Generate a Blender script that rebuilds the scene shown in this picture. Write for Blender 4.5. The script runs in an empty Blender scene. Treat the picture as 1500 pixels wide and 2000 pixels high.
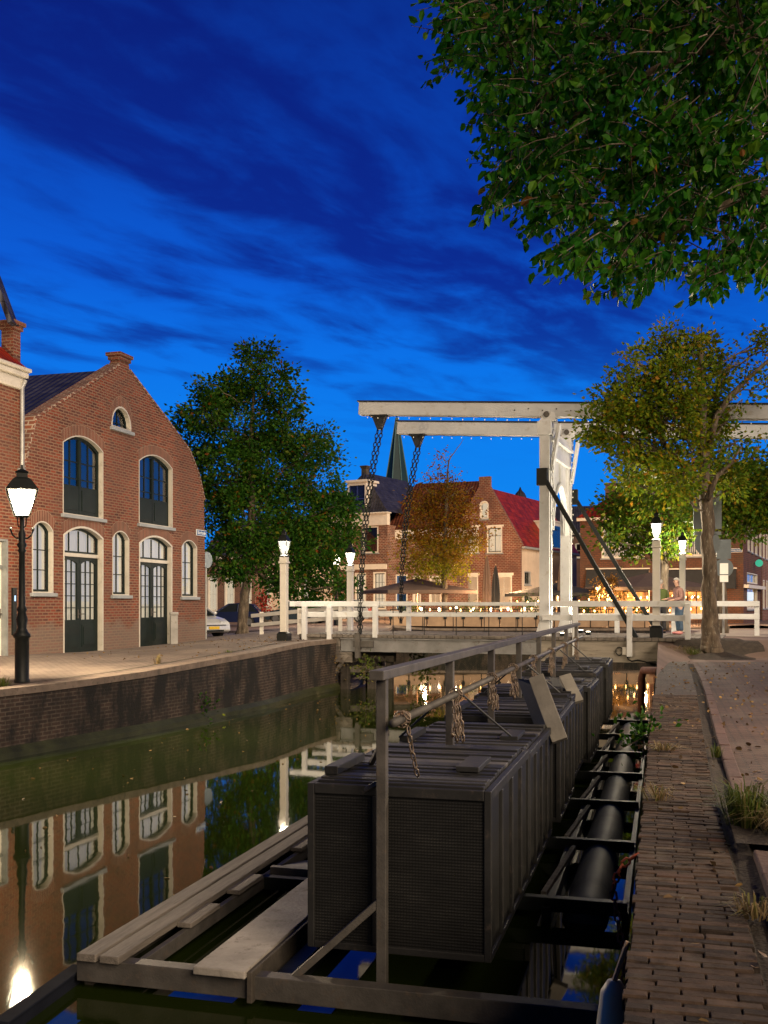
import bpy, math, random
import numpy as np
from mathutils import Vector, Matrix
from mathutils.geometry import delaunay_2d_cdt
random.seed(7); RNG = np.random.default_rng(11)
S = bpy.context.scene; COL = S.collection
PI = math.pi; R = math.radians
F = 2010.0; HZ = 1177.0; CAMZ = 1.5          # focal length in photo pixels, horizon row, eye height
def D(px, py, Y):                            # point seen at a photo pixel, Y metres away
    return Vector(((px-750)*Y/F, Y, CAMZ+(HZ-py)*Y/F))
def G(px, py, z=0.0):                        # the same, on the level z
    return D(px, py, (CAMZ-z)*F/(py-HZ))
CA = R(15.1); CU = (math.cos(CA), -math.sin(CA)); CV = (math.sin(CA), math.cos(CA))
def CF(a, d, z=0.0):                         # canal frame: a across to the right, d along the canal
    return Vector((a*CU[0]+d*CV[0], a*CU[1]+d*CV[1], z))
def sm(x, a, b):
    t = min(1, max(0, (x-a)/(b-a))); return t*t*(3-2*t)
WZ = -1.25
def gz(x, y):                                # height of the ground
    left = -.05+.36*sm(y, 18, 31)
    if y > 24: left *= 1-.75*sm(-x, 3.6, 8.5)*sm(y, 24, 30)
    yl = (x-4.75)*math.sin(R(20))+(y-30.5)*math.cos(R(20))
    right = .46*sm(yl, -1.1, -.12)*(1-sm(y, 37, 54))
    t = sm(x, -1.5, 3)
    return left*(1-t)+right*t

# ---------------------------------------------------------------- materials
def nodes(name):
    m = bpy.data.materials.new(name); m.use_nodes = True
    nt = m.node_tree; b = nt.nodes['Principled BSDF']
    return m, nt, b
def N(nt, t, **kw):
    n = nt.nodes.new(t)
    for k, v in kw.items():
        if k in n.inputs: n.inputs[k].default_value = v
        else: setattr(n, k, v)
    return n
def c4(c): return (c[0], c[1], c[2], 1)
def L(nt, a, b): nt.links.new(a, b)
def ramp(nt, fac, stops, interp='LINEAR'):
    r = nt.nodes.new('ShaderNodeValToRGB'); r.color_ramp.interpolation = interp
    e = r.color_ramp.elements
    while len(e) < len(stops): e.new(.5)
    for i, (p, c) in enumerate(stops): e[i].position = p; e[i].color = c4(c)
    L(nt, fac, r.inputs[0]); return r
def mixc(nt, fac, a, b, mode='MIX'):
    n = nt.nodes.new('ShaderNodeMix'); n.data_type = 'RGBA'; n.blend_type = mode
    for s, v in ((n.inputs[0], fac), (n.inputs[6], a), (n.inputs[7], b)):
        if hasattr(v, 'default_value'): L(nt, v, s)
        elif isinstance(v, (int, float)): s.default_value = v
        else: s.default_value = c4(v)
    return n.outputs[2]
def bump(nt, b, h, st=.3, dist=.02):
    n = N(nt, 'ShaderNodeBump', Strength=st, Distance=dist); L(nt, h, n.inputs['Height']); L(nt, n.outputs[0], b.inputs['Normal'])
def M(name, col, rough=.6, metal=0, var=.3, sc=3, bs=30, bp=.15, spots=None, stretch=(1, 1, 1), spec=.5, bd=.02):
    m, nt, b = nodes(name)
    tc = N(nt, 'ShaderNodeTexCoord'); mp = N(nt, 'ShaderNodeMapping'); mp.inputs['Scale'].default_value = stretch
    L(nt, tc.outputs['Object'], mp.inputs[0])
    n1 = N(nt, 'ShaderNodeTexNoise', Scale=sc, Detail=6.0, Roughness=.6); L(nt, mp.outputs[0], n1.inputs['Vector'])
    r = ramp(nt, n1.outputs[0], [(.3, [x*(1-var) for x in col]), (.7, [min(1, x*(1+var)) for x in col])])
    c = r.outputs[0]
    if spots:
        n3 = N(nt, 'ShaderNodeTexNoise', Scale=sc*2.3, Detail=8.0, Roughness=.7); L(nt, mp.outputs[0], n3.inputs['Vector'])
        k = ramp(nt, n3.outputs[0], [(.56, (0, 0, 0)), (.66, (1, 1, 1))])
        c = mixc(nt, k.outputs[0], c, spots)
    L(nt, c, b.inputs['Base Color'])
    b.inputs['Roughness'].default_value = rough; b.inputs['Metallic'].default_value = metal
    b.inputs['Specular IOR Level'].default_value = spec
    if bp:
        n2 = N(nt, 'ShaderNodeTexNoise', Scale=bs, Detail=4.0); L(nt, mp.outputs[0], n2.inputs['Vector']); bump(nt, b, n2.outputs[0], bp, bd)
    return m
def brick(name, c1, c2, mortar, w=.24, h=.082, mort=.014, rot=0, dirt=None, dsc=.35, rough=.85, bp=.5, offs=.5, dlo=.5, dhi=.68, dist=.012, dfreq=5.0, dst=(1, 1, 1), base=None):
    m, nt, b = nodes(name)
    tc = N(nt, 'ShaderNodeTexCoord'); mp = N(nt, 'ShaderNodeMapping'); mp.inputs['Rotation'].default_value = (0, 0, rot)
    dn = N(nt, 'ShaderNodeTexNoise', Scale=dfreq, Detail=3.0); L(nt, tc.outputs['UV'], dn.inputs['Vector'])
    dv = N(nt, 'ShaderNodeVectorMath', operation='MULTIPLY_ADD'); L(nt, dn.outputs['Color'], dv.inputs[0]); dv.inputs[1].default_value = (dist, dist, 0); L(nt, tc.outputs['UV'], dv.inputs[2]); L(nt, dv.outputs[0], mp.inputs[0])
    br = N(nt, 'ShaderNodeTexBrick', offset=offs); br.inputs['Scale'].default_value = 1
    for k, v in (('Color1', c1), ('Color2', c2), ('Mortar', mortar)): br.inputs[k].default_value = c4(v)
    br.inputs['Mortar Size'].default_value = mort; br.inputs['Mortar Smooth'].default_value = .2
    br.inputs['Brick Width'].default_value = w; br.inputs['Row Height'].default_value = h
    L(nt, mp.outputs[0], br.inputs['Vector'])
    n1 = N(nt, 'ShaderNodeTexNoise', Scale=.9, Detail=6.0, Roughness=.65); L(nt, tc.outputs['UV'], n1.inputs['Vector'])
    r = ramp(nt, n1.outputs[0], [(.3, (.62, .6, .6)), (.7, (1.3, 1.22, 1.2))])
    c = mixc(nt, 1.0, br.outputs[0], r.outputs[0], 'MULTIPLY')
    if dirt:
        n2 = N(nt, 'ShaderNodeTexNoise', Scale=dsc, Detail=9.0, Roughness=.7); ms = N(nt, 'ShaderNodeMapping'); ms.inputs['Scale'].default_value = dst; L(nt, tc.outputs['UV'], ms.inputs[0]); L(nt, ms.outputs[0], n2.inputs['Vector'])
        k = ramp(nt, n2.outputs[0], [(dlo, (0, 0, 0)), (dhi, (1, 1, 1))])
        c = mixc(nt, k.outputs[0], c, dirt)
    if base:                                               # salt and splash bleaching above the pavement
        so_ = N(nt, 'ShaderNodeSeparateXYZ'); L(nt, tc.outputs['Object'], so_.inputs[0]); nb = N(nt, 'ShaderNodeTexNoise', Scale=1.6, Detail=6.0); L(nt, tc.outputs['Object'], nb.inputs['Vector'])
        mz = N(nt, 'ShaderNodeMath', operation='MULTIPLY_ADD'); L(nt, nb.outputs[0], mz.inputs[0]); mz.inputs[1].default_value = -1.3; L(nt, so_.outputs[2], mz.inputs[2])
        kb = ramp(nt, mz.outputs[0], [(0, (.6, .6, .6)), (.25, (0, 0, 0))]); c = mixc(nt, kb.outputs[0], c, base)
    L(nt, c, b.inputs['Base Color']); b.inputs['Roughness'].default_value = rough
    n4 = N(nt, 'ShaderNodeTexNoise', Scale=25.0, Detail=3.0); L(nt, tc.outputs['UV'], n4.inputs['Vector'])
    ma = N(nt, 'ShaderNodeMath', operation='MULTIPLY_ADD'); L(nt, n4.outputs[0], ma.inputs[0]); ma.inputs[1].default_value = .5
    inv = N(nt, 'ShaderNodeMath', operation='SUBTRACT'); inv.inputs[0].default_value = 1; L(nt, br.outputs['Fac'], inv.inputs[1]); L(nt, inv.outputs[0], ma.inputs[2])
    bump(nt, b, ma.outputs[0], bp, .012)
    return m
def tiles(name, c1, c2, rough=.5, w=.24, h=.3):
    m, nt, b = nodes(name)
    tc = N(nt, 'ShaderNodeTexCoord')
    br = N(nt, 'ShaderNodeTexBrick', offset=.0); br.inputs['Scale'].default_value = 1
    for k, v in (('Color1', c1), ('Color2', c2), ('Mortar', [x*.35 for x in c1])): br.inputs[k].default_value = c4(v)
    br.inputs['Mortar Size'].default_value = .018; br.inputs['Mortar Smooth'].default_value = .5
    br.inputs['Brick Width'].default_value = w; br.inputs['Row Height'].default_value = h
    L(nt, tc.outputs['UV'], br.inputs['Vector'])
    n1 = N(nt, 'ShaderNodeTexNoise', Scale=1.3, Detail=6.0); L(nt, tc.outputs['UV'], n1.inputs['Vector'])
    r = ramp(nt, n1.outputs[0], [(.3, (.6, .6, .6)), (.7, (1.3, 1.3, 1.3))])
    L(nt, mixc(nt, 1.0, br.outputs[0], r.outputs[0], 'MULTIPLY'), b.inputs['Base Color'])
    b.inputs['Roughness'].default_value = rough; b.inputs['Specular IOR Level'].default_value = .2
    sp = N(nt, 'ShaderNodeSeparateXYZ'); L(nt, tc.outputs['UV'], sp.inputs[0])
    a = N(nt, 'ShaderNodeMath', operation='MULTIPLY'); L(nt, sp.outputs[0], a.inputs[0]); a.inputs[1].default_value = 2*PI/w
    s = N(nt, 'ShaderNodeMath', operation='SINE'); L(nt, a.outputs[0], s.inputs[0])
    d = N(nt, 'ShaderNodeMath', operation='DIVIDE'); L(nt, sp.outputs[1], d.inputs[0]); d.inputs[1].default_value = -h
    f = N(nt, 'ShaderNodeMath', operation='FRACT'); L(nt, d.outputs[0], f.inputs[0])
    q = N(nt, 'ShaderNodeMath', operation='MULTIPLY_ADD'); L(nt, s.outputs[0], q.inputs[0]); q.inputs[1].default_value = .45; L(nt, f.outputs[0], q.inputs[2])
    bump(nt, b, q.outputs[0], .8, .05)
    return m
def emat(name, col, st, base=None):
    m, nt, b = nodes(name)
    b.inputs['Base Color'].default_value = c4(base or col); b.inputs['Emission Color'].default_value = c4(col); b.inputs['Emission Strength'].default_value = st
    b.inputs['Roughness'].default_value = .6
    return m
def lit_inside(name, c1, c2, st, sc=1.2):           # a lit room behind a shop window
    m, nt, b = nodes(name)
    tc = N(nt, 'ShaderNodeTexCoord'); n = N(nt, 'ShaderNodeTexNoise', Scale=sc, Detail=5.0); L(nt, tc.outputs['Object'], n.inputs['Vector'])
    r = ramp(nt, n.outputs[0], [(.35, c1), (.65, c2)])
    L(nt, r.outputs[0], b.inputs['Base Color']); L(nt, r.outputs[0], b.inputs['Emission Color']); b.inputs['Emission Strength'].default_value = st
    return m
def pane_mat(name, fac=.12, tint=(1, 1, 1)):
    m = bpy.data.materials.new(name); m.use_nodes = True; nt = m.node_tree; nt.nodes.clear()
    o = N(nt, 'ShaderNodeOutputMaterial'); t = N(nt, 'ShaderNodeBsdfTransparent'); t.inputs[0].default_value = c4(tint)
    g = N(nt, 'ShaderNodeBsdfGlossy'); g.inputs['Roughness'].default_value = .03
    fr = N(nt, 'ShaderNodeFresnel', IOR=1.5); ad = N(nt, 'ShaderNodeMath', operation='ADD'); L(nt, fr.outputs[0], ad.inputs[0]); ad.inputs[1].default_value = fac
    x = N(nt, 'ShaderNodeMixShader'); L(nt, ad.outputs[0], x.inputs[0]); L(nt, t.outputs[0], x.inputs[1]); L(nt, g.outputs[0], x.inputs[2]); L(nt, x.outputs[0], o.inputs[0])
    return m
def lantern_glass(name, col, st):
    m = bpy.data.materials.new(name); m.use_nodes = True; nt = m.node_tree; nt.nodes.clear()
    o = N(nt, 'ShaderNodeOutputMaterial'); t = N(nt, 'ShaderNodeBsdfTransparent'); e = N(nt, 'ShaderNodeEmission'); e.inputs[0].default_value = c4(col); e.inputs[1].default_value = st
    x = N(nt, 'ShaderNodeMixShader'); x.inputs[0].default_value = .5; L(nt, t.outputs[0], x.inputs[1]); L(nt, e.outputs[0], x.inputs[2]); L(nt, x.outputs[0], o.inputs[0])
    return m
def leafmat(name, stops, trans=.25, rough=.5, low=None):
    m, nt, b = nodes(name)
    g = N(nt, 'ShaderNodeNewGeometry'); r = ramp(nt, g.outputs['Random Per Island'], stops)
    tc = N(nt, 'ShaderNodeTexCoord'); n = N(nt, 'ShaderNodeTexNoise', Scale=.8, Detail=3.0); L(nt, tc.outputs['Object'], n.inputs['Vector'])
    k = ramp(nt, n.outputs[0], [(.3, (.65, .7, .7)), (.7, (1.3, 1.15, 1.0))])
    c = mixc(nt, 1.0, r.outputs[0], k.outputs[0], 'MULTIPLY')
    if low:                                                # second leaf colour set blended in low in the crown
        s3 = N(nt, 'ShaderNodeSeparateXYZ'); L(nt, tc.outputs['Object'], s3.inputs[0]); mr = N(nt, 'ShaderNodeMapRange'); L(nt, s3.outputs[2], mr.inputs[0]); mr.inputs[1].default_value = low[0]; mr.inputs[2].default_value = low[1]
        mm = N(nt, 'ShaderNodeMath', operation='MULTIPLY_ADD'); L(nt, n.outputs[0], mm.inputs[0]); mm.inputs[1].default_value = 1.0; L(nt, mr.outputs[0], mm.inputs[2]); kk = ramp(nt, mm.outputs[0], [(.55, (1, 1, 1)), (.95, (0, 0, 0))])
        g2 = ramp(nt, g.outputs['Random Per Island'], low[2]); c = mixc(nt, kk.outputs[0], c, g2.outputs[0])
    L(nt, c, b.inputs['Base Color']); b.inputs['Roughness'].default_value = rough
    b.inputs['Specular IOR Level'].default_value = .12
    t = N(nt, 'ShaderNodeBsdfTranslucent'); L(nt, c, t.inputs[0])
    x = N(nt, 'ShaderNodeMixShader'); x.inputs[0].default_value = trans; L(nt, b.outputs[0], x.inputs[1]); L(nt, t.outputs[0], x.inputs[2])
    L(nt, x.outputs[0], nt.nodes['Material Output'].inputs[0])
    return m

# ---------------------------------------------------------------- mesh building
def pip(p, poly):
    c = False; n = len(poly); x, y = p[0], p[1]
    for i in range(n):
        x1, y1 = poly[i][0], poly[i][1]; x2, y2 = poly[i-1][0], poly[i-1][1]
        if (y1 > y) != (y2 > y) and x < (x2-x1)*(y-y1)/(y2-y1)+x1: c = not c
    return c
def tris(outer, holes=(), extra=()):
    vs = []; es = []
    for pl in [outer]+list(holes):
        b = len(vs); vs += [Vector((p[0], p[1])) for p in pl]; es += [(b+i, b+(i+1) % len(pl)) for i in range(len(pl))]
    vs += [Vector((p[0], p[1])) for p in extra]
    v, e, f = delaunay_2d_cdt(vs, es, [], 0, 1e-6)[:3]
    out = []
    for t in f:
        c = sum((v[i] for i in t), Vector((0, 0)))/len(t)
        if pip(c, outer) and not any(pip(c, h) for h in holes): out.append(tuple(t))
    return v, out
class MB:
    def __init__(s, off=(0, 0, 0)): s.v = []; s.f = []; s.o = Vector(off)
    def add(s, vs, fs, mat=None):
        b = len(s.v)
        for p in vs:
            p = Vector(p)
            if mat is not None: p = mat @ p
            s.v.append(p+s.o)
        s.f += [tuple(b+i for i in f) for f in fs]; return s
    def box(s, x0, x1, y0, y1, z0, z1, mat=None):
        return s.add([(x0, y0, z0), (x1, y0, z0), (x1, y1, z0), (x0, y1, z0), (x0, y0, z1), (x1, y0, z1), (x1, y1, z1), (x0, y1, z1)],
                     [(0, 3, 2, 1), (4, 5, 6, 7), (0, 1, 5, 4), (1, 2, 6, 5), (2, 3, 7, 6), (3, 0, 4, 7)], mat)
    def hexa(s, lo, hi):                                   # two quads, corner by corner
        return s.add(list(lo)+list(hi), [(0, 3, 2, 1), (4, 5, 6, 7), (0, 1, 5, 4), (1, 2, 6, 5), (2, 3, 7, 6), (3, 0, 4, 7)])
    def bar(s, a, b, w, h=None, up=(0, 0, 1)):             # rectangular bar from a to b
        a = Vector(a); b = Vector(b); h = h or w; d = (b-a).normalized(); u = Vector(up)
        if abs(d.dot(u)) > .98: u = Vector((0, 1, 0))
        x = d.cross(u).normalized(); z = x.cross(d)
        q = lambda p: [p-x*w/2-z*h/2, p+x*w/2-z*h/2, p+x*w/2+z*h/2, p-x*w/2+z*h/2]
        return s.add(q(a)+q(b), [(0, 1, 2, 3), (4, 7, 6, 5), (0, 4, 5, 1), (1, 5, 6, 2), (2, 6, 7, 3), (3, 7, 4, 0)])
    def tube(s, pts, rad, n=8, caps=True):
        pts = [Vector(p) for p in pts]; m = len(pts)
        if not hasattr(rad, '__len__'): rad = [rad]*m
        b = []; up = Vector((.3, .2, 1)).normalized()
        vs = []
        for i, p in enumerate(pts):
            d = (pts[min(i+1, m-1)]-pts[max(i-1, 0)]).normalized()
            if abs(d.dot(up)) > .95: up = Vector((1, .2, .1)).normalized()
            x = d.cross(up).normalized(); y = x.cross(d).normalized()
            for k in range(n):
                t = 2*PI*k/n; vs.append(p+(x*math.cos(t)+y*math.sin(t))*rad[i])
        fs = [(i*n+k, (i+1)*n+k, (i+1)*n+(k+1) % n, i*n+(k+1) % n) for i in range(m-1) for k in range(n)]
        if caps: fs += [tuple(range(n)), tuple(range((m-1)*n+n-1, (m-1)*n-1, -1))]
        return s.add(vs, fs)
    def lathe(s, prof, n=12, c=(0, 0, 0), sq=False):       # profile of (radius, z)
        c = Vector(c); vs = []
        for r, z in prof:
            for k in range(n):
                t = 2*PI*(k+.5)/n; vs.append(c+Vector((r*math.cos(t), r*math.sin(t), z)))
        m = len(prof)
        fs = [(i*n+k, i*n+(k+1) % n, (i+1)*n+(k+1) % n, (i+1)*n+k) for i in range(m-1) for k in range(n)]
        fs += [tuple(range(n-1, -1, -1)), tuple(range((m-1)*n, m*n))]
        return s.add(vs, fs)
    def ball(s, c, r, n=8, sc=(1, 1, 1)):
        prof = [(max(1e-3, math.sin(PI*i/(n-2))), -math.cos(PI*i/(n-2))) for i in range(n-1)]
        vs0 = len(s.v); s.lathe([(p*r, z*r) for p, z in prof], n)
        for i in range(vs0, len(s.v)):
            p = s.v[i]-s.o; s.v[i] = Vector((p.x*sc[0], p.y*sc[1], p.z*sc[2]))+Vector(c)+s.o
        return s
    def prism(s, poly, y0, y1, holes=()):                  # polygon in x,z pushed from y0 (front) to y1
        v, t = tris(poly, holes)
        s.add([(p[0], y0, p[1]) for p in v], t)
        s.add([(p[0], y1, p[1]) for p in v], [f[::-1] for f in t])
        for pl, sg in [(poly, 1)]+[(h, -1) for h in holes]:
            ar = sum(pl[i-1][0]*pl[i][1]-pl[i][0]*pl[i-1][1] for i in range(len(pl)))
            pl2 = pl if ar*sg > 0 else pl[::-1]
            n = len(pl2)
            s.add([(p[0], y0, p[1]) for p in pl2]+[(p[0], y1, p[1]) for p in pl2], [(i, n+i, n+(i+1) % n, (i+1) % n) for i in range(n)])
        return s
    def face(s, poly, y, holes=()):
        v, t = tris(poly, holes); return s.add([(p[0], y, p[1]) for p in v], t)
    def extrude_z(s, poly, z0, z1):
        v, t = tris(poly)
        s.add([(p[0], p[1], z1) for p in v], t); s.add([(p[0], p[1], z0) for p in v], [f[::-1] for f in t])
        ar = sum(poly[i-1][0]*poly[i][1]-poly[i][0]*poly[i-1][1] for i in range(len(poly)))
        pl = poly if ar > 0 else poly[::-1]; n = len(pl)
        return s.add([(p[0], p[1], z0) for p in pl]+[(p[0], p[1], z1) for p in pl], [(i, (i+1) % n, n+(i+1) % n, n+i) for i in range(n)])
    def build(s, name, mat, parent=None, smooth=False, bev=0, uv=True):
        me = bpy.data.meshes.new(name); me.from_pydata([tuple(p) for p in s.v], [], s.f); me.update()
        o = bpy.data.objects.new(name, me); COL.objects.link(o)
        if mat: me.materials.append(mat)
        if parent: o.parent = parent
        if smooth: me.polygons.foreach_set('use_smooth', [True]*len(me.polygons))
        if uv:
            ul = me.uv_layers.new(name='UVMap').data; vv = me.vertices; lp = me.loops
            for p in me.polygons:
                n = p.normal
                if abs(n.z) > .97: u = Vector((1, 0, 0)); v = Vector((0, 1, 0))
                else: u = Vector((-n.y, n.x, 0)).normalized(); v = n.cross(u)
                for li in p.loop_indices:
                    c = vv[lp[li].vertex_index].co; ul[li].uv = (c.dot(u), c.dot(v))
        if bev:
            b = o.modifiers.new('Bevel', 'BEVEL'); b.width = bev; b.segments = 2; b.limit_method = 'ANGLE'
        return o
def thing(name, label, cat, loc=(0, 0, 0), rz=0, group=None):
    o = bpy.data.objects.new(name, None); COL.objects.link(o); o.location = loc; o.rotation_euler = (0, 0, rz)
    o.empty_display_size = .2
    return tag(o, label, cat, group)
def tag(o, label, cat, group=None):
    o['label'] = label; o['category'] = cat
    if group: o['group'] = group
    return o
def kind(o, k, label=None):
    o['kind'] = k
    if label: o['label'] = label
    return o
def kids(o): return [c for c in list(COL.objects) if c.parent == o]
def copy_tree(o, parent=None):
    c = o.copy(); COL.objects.link(c)
    if parent: c.parent = parent
    for ch in kids(o): copy_tree(ch, c)
    return c
def clone(o, loc, rz, label, group=None, sc=None):
    c = copy_tree(o); c.location = loc; c.rotation_euler = (0, 0, rz); c['label'] = label
    if group: c['group'] = group
    if sc: c.scale = sc
    return c
def sheet(name, poly, mat, holes=(), lift=0.0, step=1.0, zf=gz, parent=None):
    xs = [p[0] for p in poly]; ys = [p[1] for p in poly]; ex = []
    x = math.floor(min(xs))+.37
    while x < max(xs):
        y = math.floor(min(ys))+.41
        while y < max(ys):
            if pip((x, y), poly) and not any(pip((x, y), h) for h in holes): ex.append((x, y))
            y += step
        x += step
    v, t = tris(poly, holes, ex)
    b = MB(); b.add([(p[0], p[1], zf(p[0], p[1])+lift) for p in v], t)
    return b.build(name, mat, parent)
def leaves(name, pts, dirs, size, mat, parent, fold=.25, wid=.32, jit=.35, six=False):
    n = len(pts); P = np.asarray(pts, float); A = np.asarray(dirs, float)+RNG.normal(0, jit, (n, 3))
    A /= np.linalg.norm(A, axis=1)[:, None]
    Q = RNG.normal(0, 1, (n, 3)); B = np.cross(A, Q); B /= np.linalg.norm(B, axis=1)[:, None]; C = np.cross(A, B)
    Ls = size*RNG.uniform(.65, 1.3, (n, 1))
    if six:
        rows = [(0, 0, 0), (.28, 1, fold), (.68, .82, fold*.8), (1.0, 0, -.25), (.68, -.82, fold*.8), (.28, -1, fold)]
        fs = [(0, 3, 2, 1), (0, 5, 4, 3)]
    else:
        rows = [(0, 0, 0), (.5, 1, fold), (1, 0, -.1), (.5, -1, fold)]; fs = [(0, 2, 1), (0, 3, 2)]
    k = len(rows)
    V = np.stack([P+A*Ls*r[0]+B*Ls*wid*r[1]+C*Ls*wid*r[2] for r in rows], 1).reshape(-1, 3)
    base = (np.arange(n)*k)[:, None]; FS = np.concatenate([base+np.array(f)[None] for f in fs], 0)
    me = bpy.data.meshes.new(name); me.from_pydata(V.tolist(), [], FS.tolist()); me.update(); me.materials.append(mat)
    o = bpy.data.objects.new(name, me); COL.objects.link(o)
    if parent: o.parent = parent
    return o

# ---------------------------------------------------------------- material library
WHITE = M('white_paint', (.61, .62, .63), .45, var=.1, sc=2, bp=.08, spots=(.5, .48, .44))
WHITE2 = M('cream_paint', (.66, .63, .57), .5, var=.08, bp=.05)
IRON = M('black_iron', (.01, .012, .012), .5, var=.3, sc=8, bp=.1, spec=.25)
STEEL = M('galvanised_steel', (.08, .073, .067), .62, .15, var=.35, sc=5, bs=60, bp=.15, spots=(.1, .08, .065))
DSTEEL = M('dark_steel', (.03, .032, .035), .4, .5, var=.3, sc=5, bp=.1)
GREEN = M('dark_green_paint', (.008, .014, .013), .55, var=.25, bp=.05, spec=.15)
FRAMEW = M('stone_white_frame', (.45, .42, .37), .5, var=.12, bp=.06, spots=(.33, .3, .26))
BEAMW = M('shaded_white_beam', (.43, .44, .455), .5, var=.1, sc=1.5, bp=.1, spots=(.36, .345, .32))  # white paint greyed: the beams' weaker light is put into the colour
TIMBER = M('weathered_timber', (.15, .13, .112), .8, var=.45, sc=2.2, bs=14, bp=.5, stretch=(1, 6, 6), spots=(.09, .08, .065))
TIMBER2 = M('weathered_decking', (.15, .13, .112), .8, var=.4, sc=2.2, bs=14, bp=.5, stretch=(9, .7, 9), spots=(.085, .075, .062))
PLANK = M('grey_plank', (.3, .275, .25), .75, var=.35, sc=3, bs=30, bp=.3, spots=(.16, .14, .12))
DTIMBER = M('dark_timber', (.06, .05, .04), .85, var=.5, sc=2.5, bs=12, bp=.6)
STONE = M('grey_stone', (.27, .26, .25), .8, var=.2, bp=.2, spots=(.18, .17, .15))
SILL = M('blue_stone_sill', (.24, .26, .28), .6, var=.15, bp=.1)
BARK = M('bark', (.1, .075, .052), .95, var=.7, sc=7, bs=7, bp=1.0, stretch=(1, 1, .3), spots=(.24, .22, .17), bd=.08)
SOIL = M('soil', (.035, .025, .018), .95, var=.5, sc=9, bs=40, bp=.9)
CURT = emat('curtain', (1, .86, .62), .4, (.62, .6, .55))  # both curtain materials glow in place of lit rooms behind them
CURTW = emat('warm_curtain', (1, .75, .45), .22, (.6, .5, .4))
DARKROOM = M('dark_room', (.012, .012, .014), .9, var=.2, bp=0)
PANE = pane_mat('window_pane'); PANEB = pane_mat('blue_window_pane', .1)
BRICK_A = brick('orange_red_brick', (.2, .036, .01), (.07, .015, .008), (.21, .13, .082), mort=.016, dirt=(.075, .04, .028), dsc=.45, dlo=.44, dhi=.72, base=(.16, .125, .1))
SOLDIER = brick('arch_brick', (.15, .04, .02), (.09, .026, .015), (.24, .17, .12), w=.075, h=.33)
BRICK_B = brick('brown_brick', (.17, .07, .042), (.12, .05, .034), (.2, .16, .13), dirt=(.09, .055, .04))
BRICK_C = brick('red_gable_brick', (.18, .046, .022), (.12, .032, .018), (.26, .2, .15), w=.3, h=.13, mort=.022, dirt=(.1, .045, .035))
BRICK_D = brick('patchy_brick', (.19, .062, .032), (.09, .036, .024), (.3, .24, .19), w=.3, h=.13, mort=.022, dirt=(.09, .045, .035), dsc=.8)
BRICK_E = brick('plain_brown_brick', (.15, .06, .03), (.115, .047, .026), (.07, .04, .028), w=.34, h=.14, mort=.03, dirt=(.08, .05, .035))
WALLQ = brick('quay_brick', (.06, .037, .027), (.03, .02, .016), (.1, .08, .064), w=.23, h=.075, dirt=(.009, .008, .007), dsc=1.3, dlo=.42, dhi=.56, dst=(1, .35, 1), bp=.9)
ROOF_B = tiles('blue_slate_tiles', (.05, .05, .07), (.03, .03, .045), .45)
ROOF_R = tiles('red_tiles', (.3, .024, .009), (.16, .013, .007), .6, .32, .42); ROOF_D = tiles('brown_tiles', (.12, .036, .018), (.07, .022, .013), .6)
ROOF_O = tiles('orange_tiles', (.26, .07, .035), (.17, .045, .028), .5)
PAVE = brick('grey_clinkers', (.2, .165, .14), (.15, .125, .11), (.085, .07, .058), w=.21, h=.1, rot=R(20), dirt=(.24, .19, .15), dsc=.3, bp=.6)
CLINK = brick('brown_clinkers', (.115, .066, .05), (.07, .042, .033), (.036, .026, .021), w=.21, h=.07, rot=CA, dirt=(.1, .075, .06), dsc=.7, bp=.9)
ROWL = brick('quay_edge_bricks', (.075, .05, .038), (.04, .03, .025), (.018, .014, .012), w=.23, h=.066, rot=CA, mort=.008, dirt=(.1, .083, .068), dsc=2.2, dlo=.53, dhi=.66, bp=1.0, dist=.05, dfreq=3.5)
ASPH = M('street_bricks', (.13, .085, .068), .85, var=.3, sc=.8, bs=20, bp=.4)
KERB = M('red_kerb', (.085, .045, .036), .8, var=.3, sc=6, bp=.4)
LGLASS = lantern_glass('lantern_glass', (1, .88, .68), 16); LGLASS3 = lantern_glass('post_lantern_glass', (1, .9, .72), 4.5)
LGLASS2 = lantern_glass('dim_lantern_glass', (1, .9, .75), 1.6)
BULB = emat('warm_bulb', (1, .5, .16), 14); BULBW = emat('white_bulb', (1, .8, .55), 16)
FAIRY = emat('fairy_bulb', (1, .85, .6), .15, (.8, .78, .7))
SIGNG = M('sign_back_grey', (.12, .14, .15), .4, .4, var=.15, sc=4, bp=.05)
BROWNC = M('brown_canvas', (.11, .075, .06), .85, var=.15, bp=.15); BLACKC = M('black_canvas', (.02, .022, .025), .8, var=.2, bp=.1)
TAN = M('tan_board', (.36, .24, .15), .7, var=.2, sc=2, bp=.1)
SPIRE = M('copper_green', (.006, .034, .042), .5, var=.25, sc=.4, bp=.05)
# ---------------------------------------------------------------- setting
LW = [(-21, -14), (-14.2, 2), (-9.6, 12), (-6.74, 18.06), (-5.07, 21.7), (-3.16, 26.8), (-2.25, 30.6), (-1.35, 33.2), (-.5, 37.5), (.1, 45), (.5, 59)]
FW = [(.5, 59), (15.8, 59)]
RW = [tuple(CF(-.1, d)[:2]) for d in (61.2, 43, 30, 20, 10, 4, -14)]
BASIN = LW+FW[1:]+RW[1:]
def ground():
    ex = []
    x = -24.3
    while x < 30:
        y = -6.4
        while y < 96:
            if not pip((x, y), BASIN): ex.append((x, y))
            y += 1.3
        x += 1.3
    v, t = tris([(-500, -80), (500, -80), (500, 900), (-500, 900)], [BASIN], ex)
    MB().add([(p[0], p[1], gz(p[0], p[1])) for p in v], t).build('ground', ASPH)['kind'] = 'structure'
ground()
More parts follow.
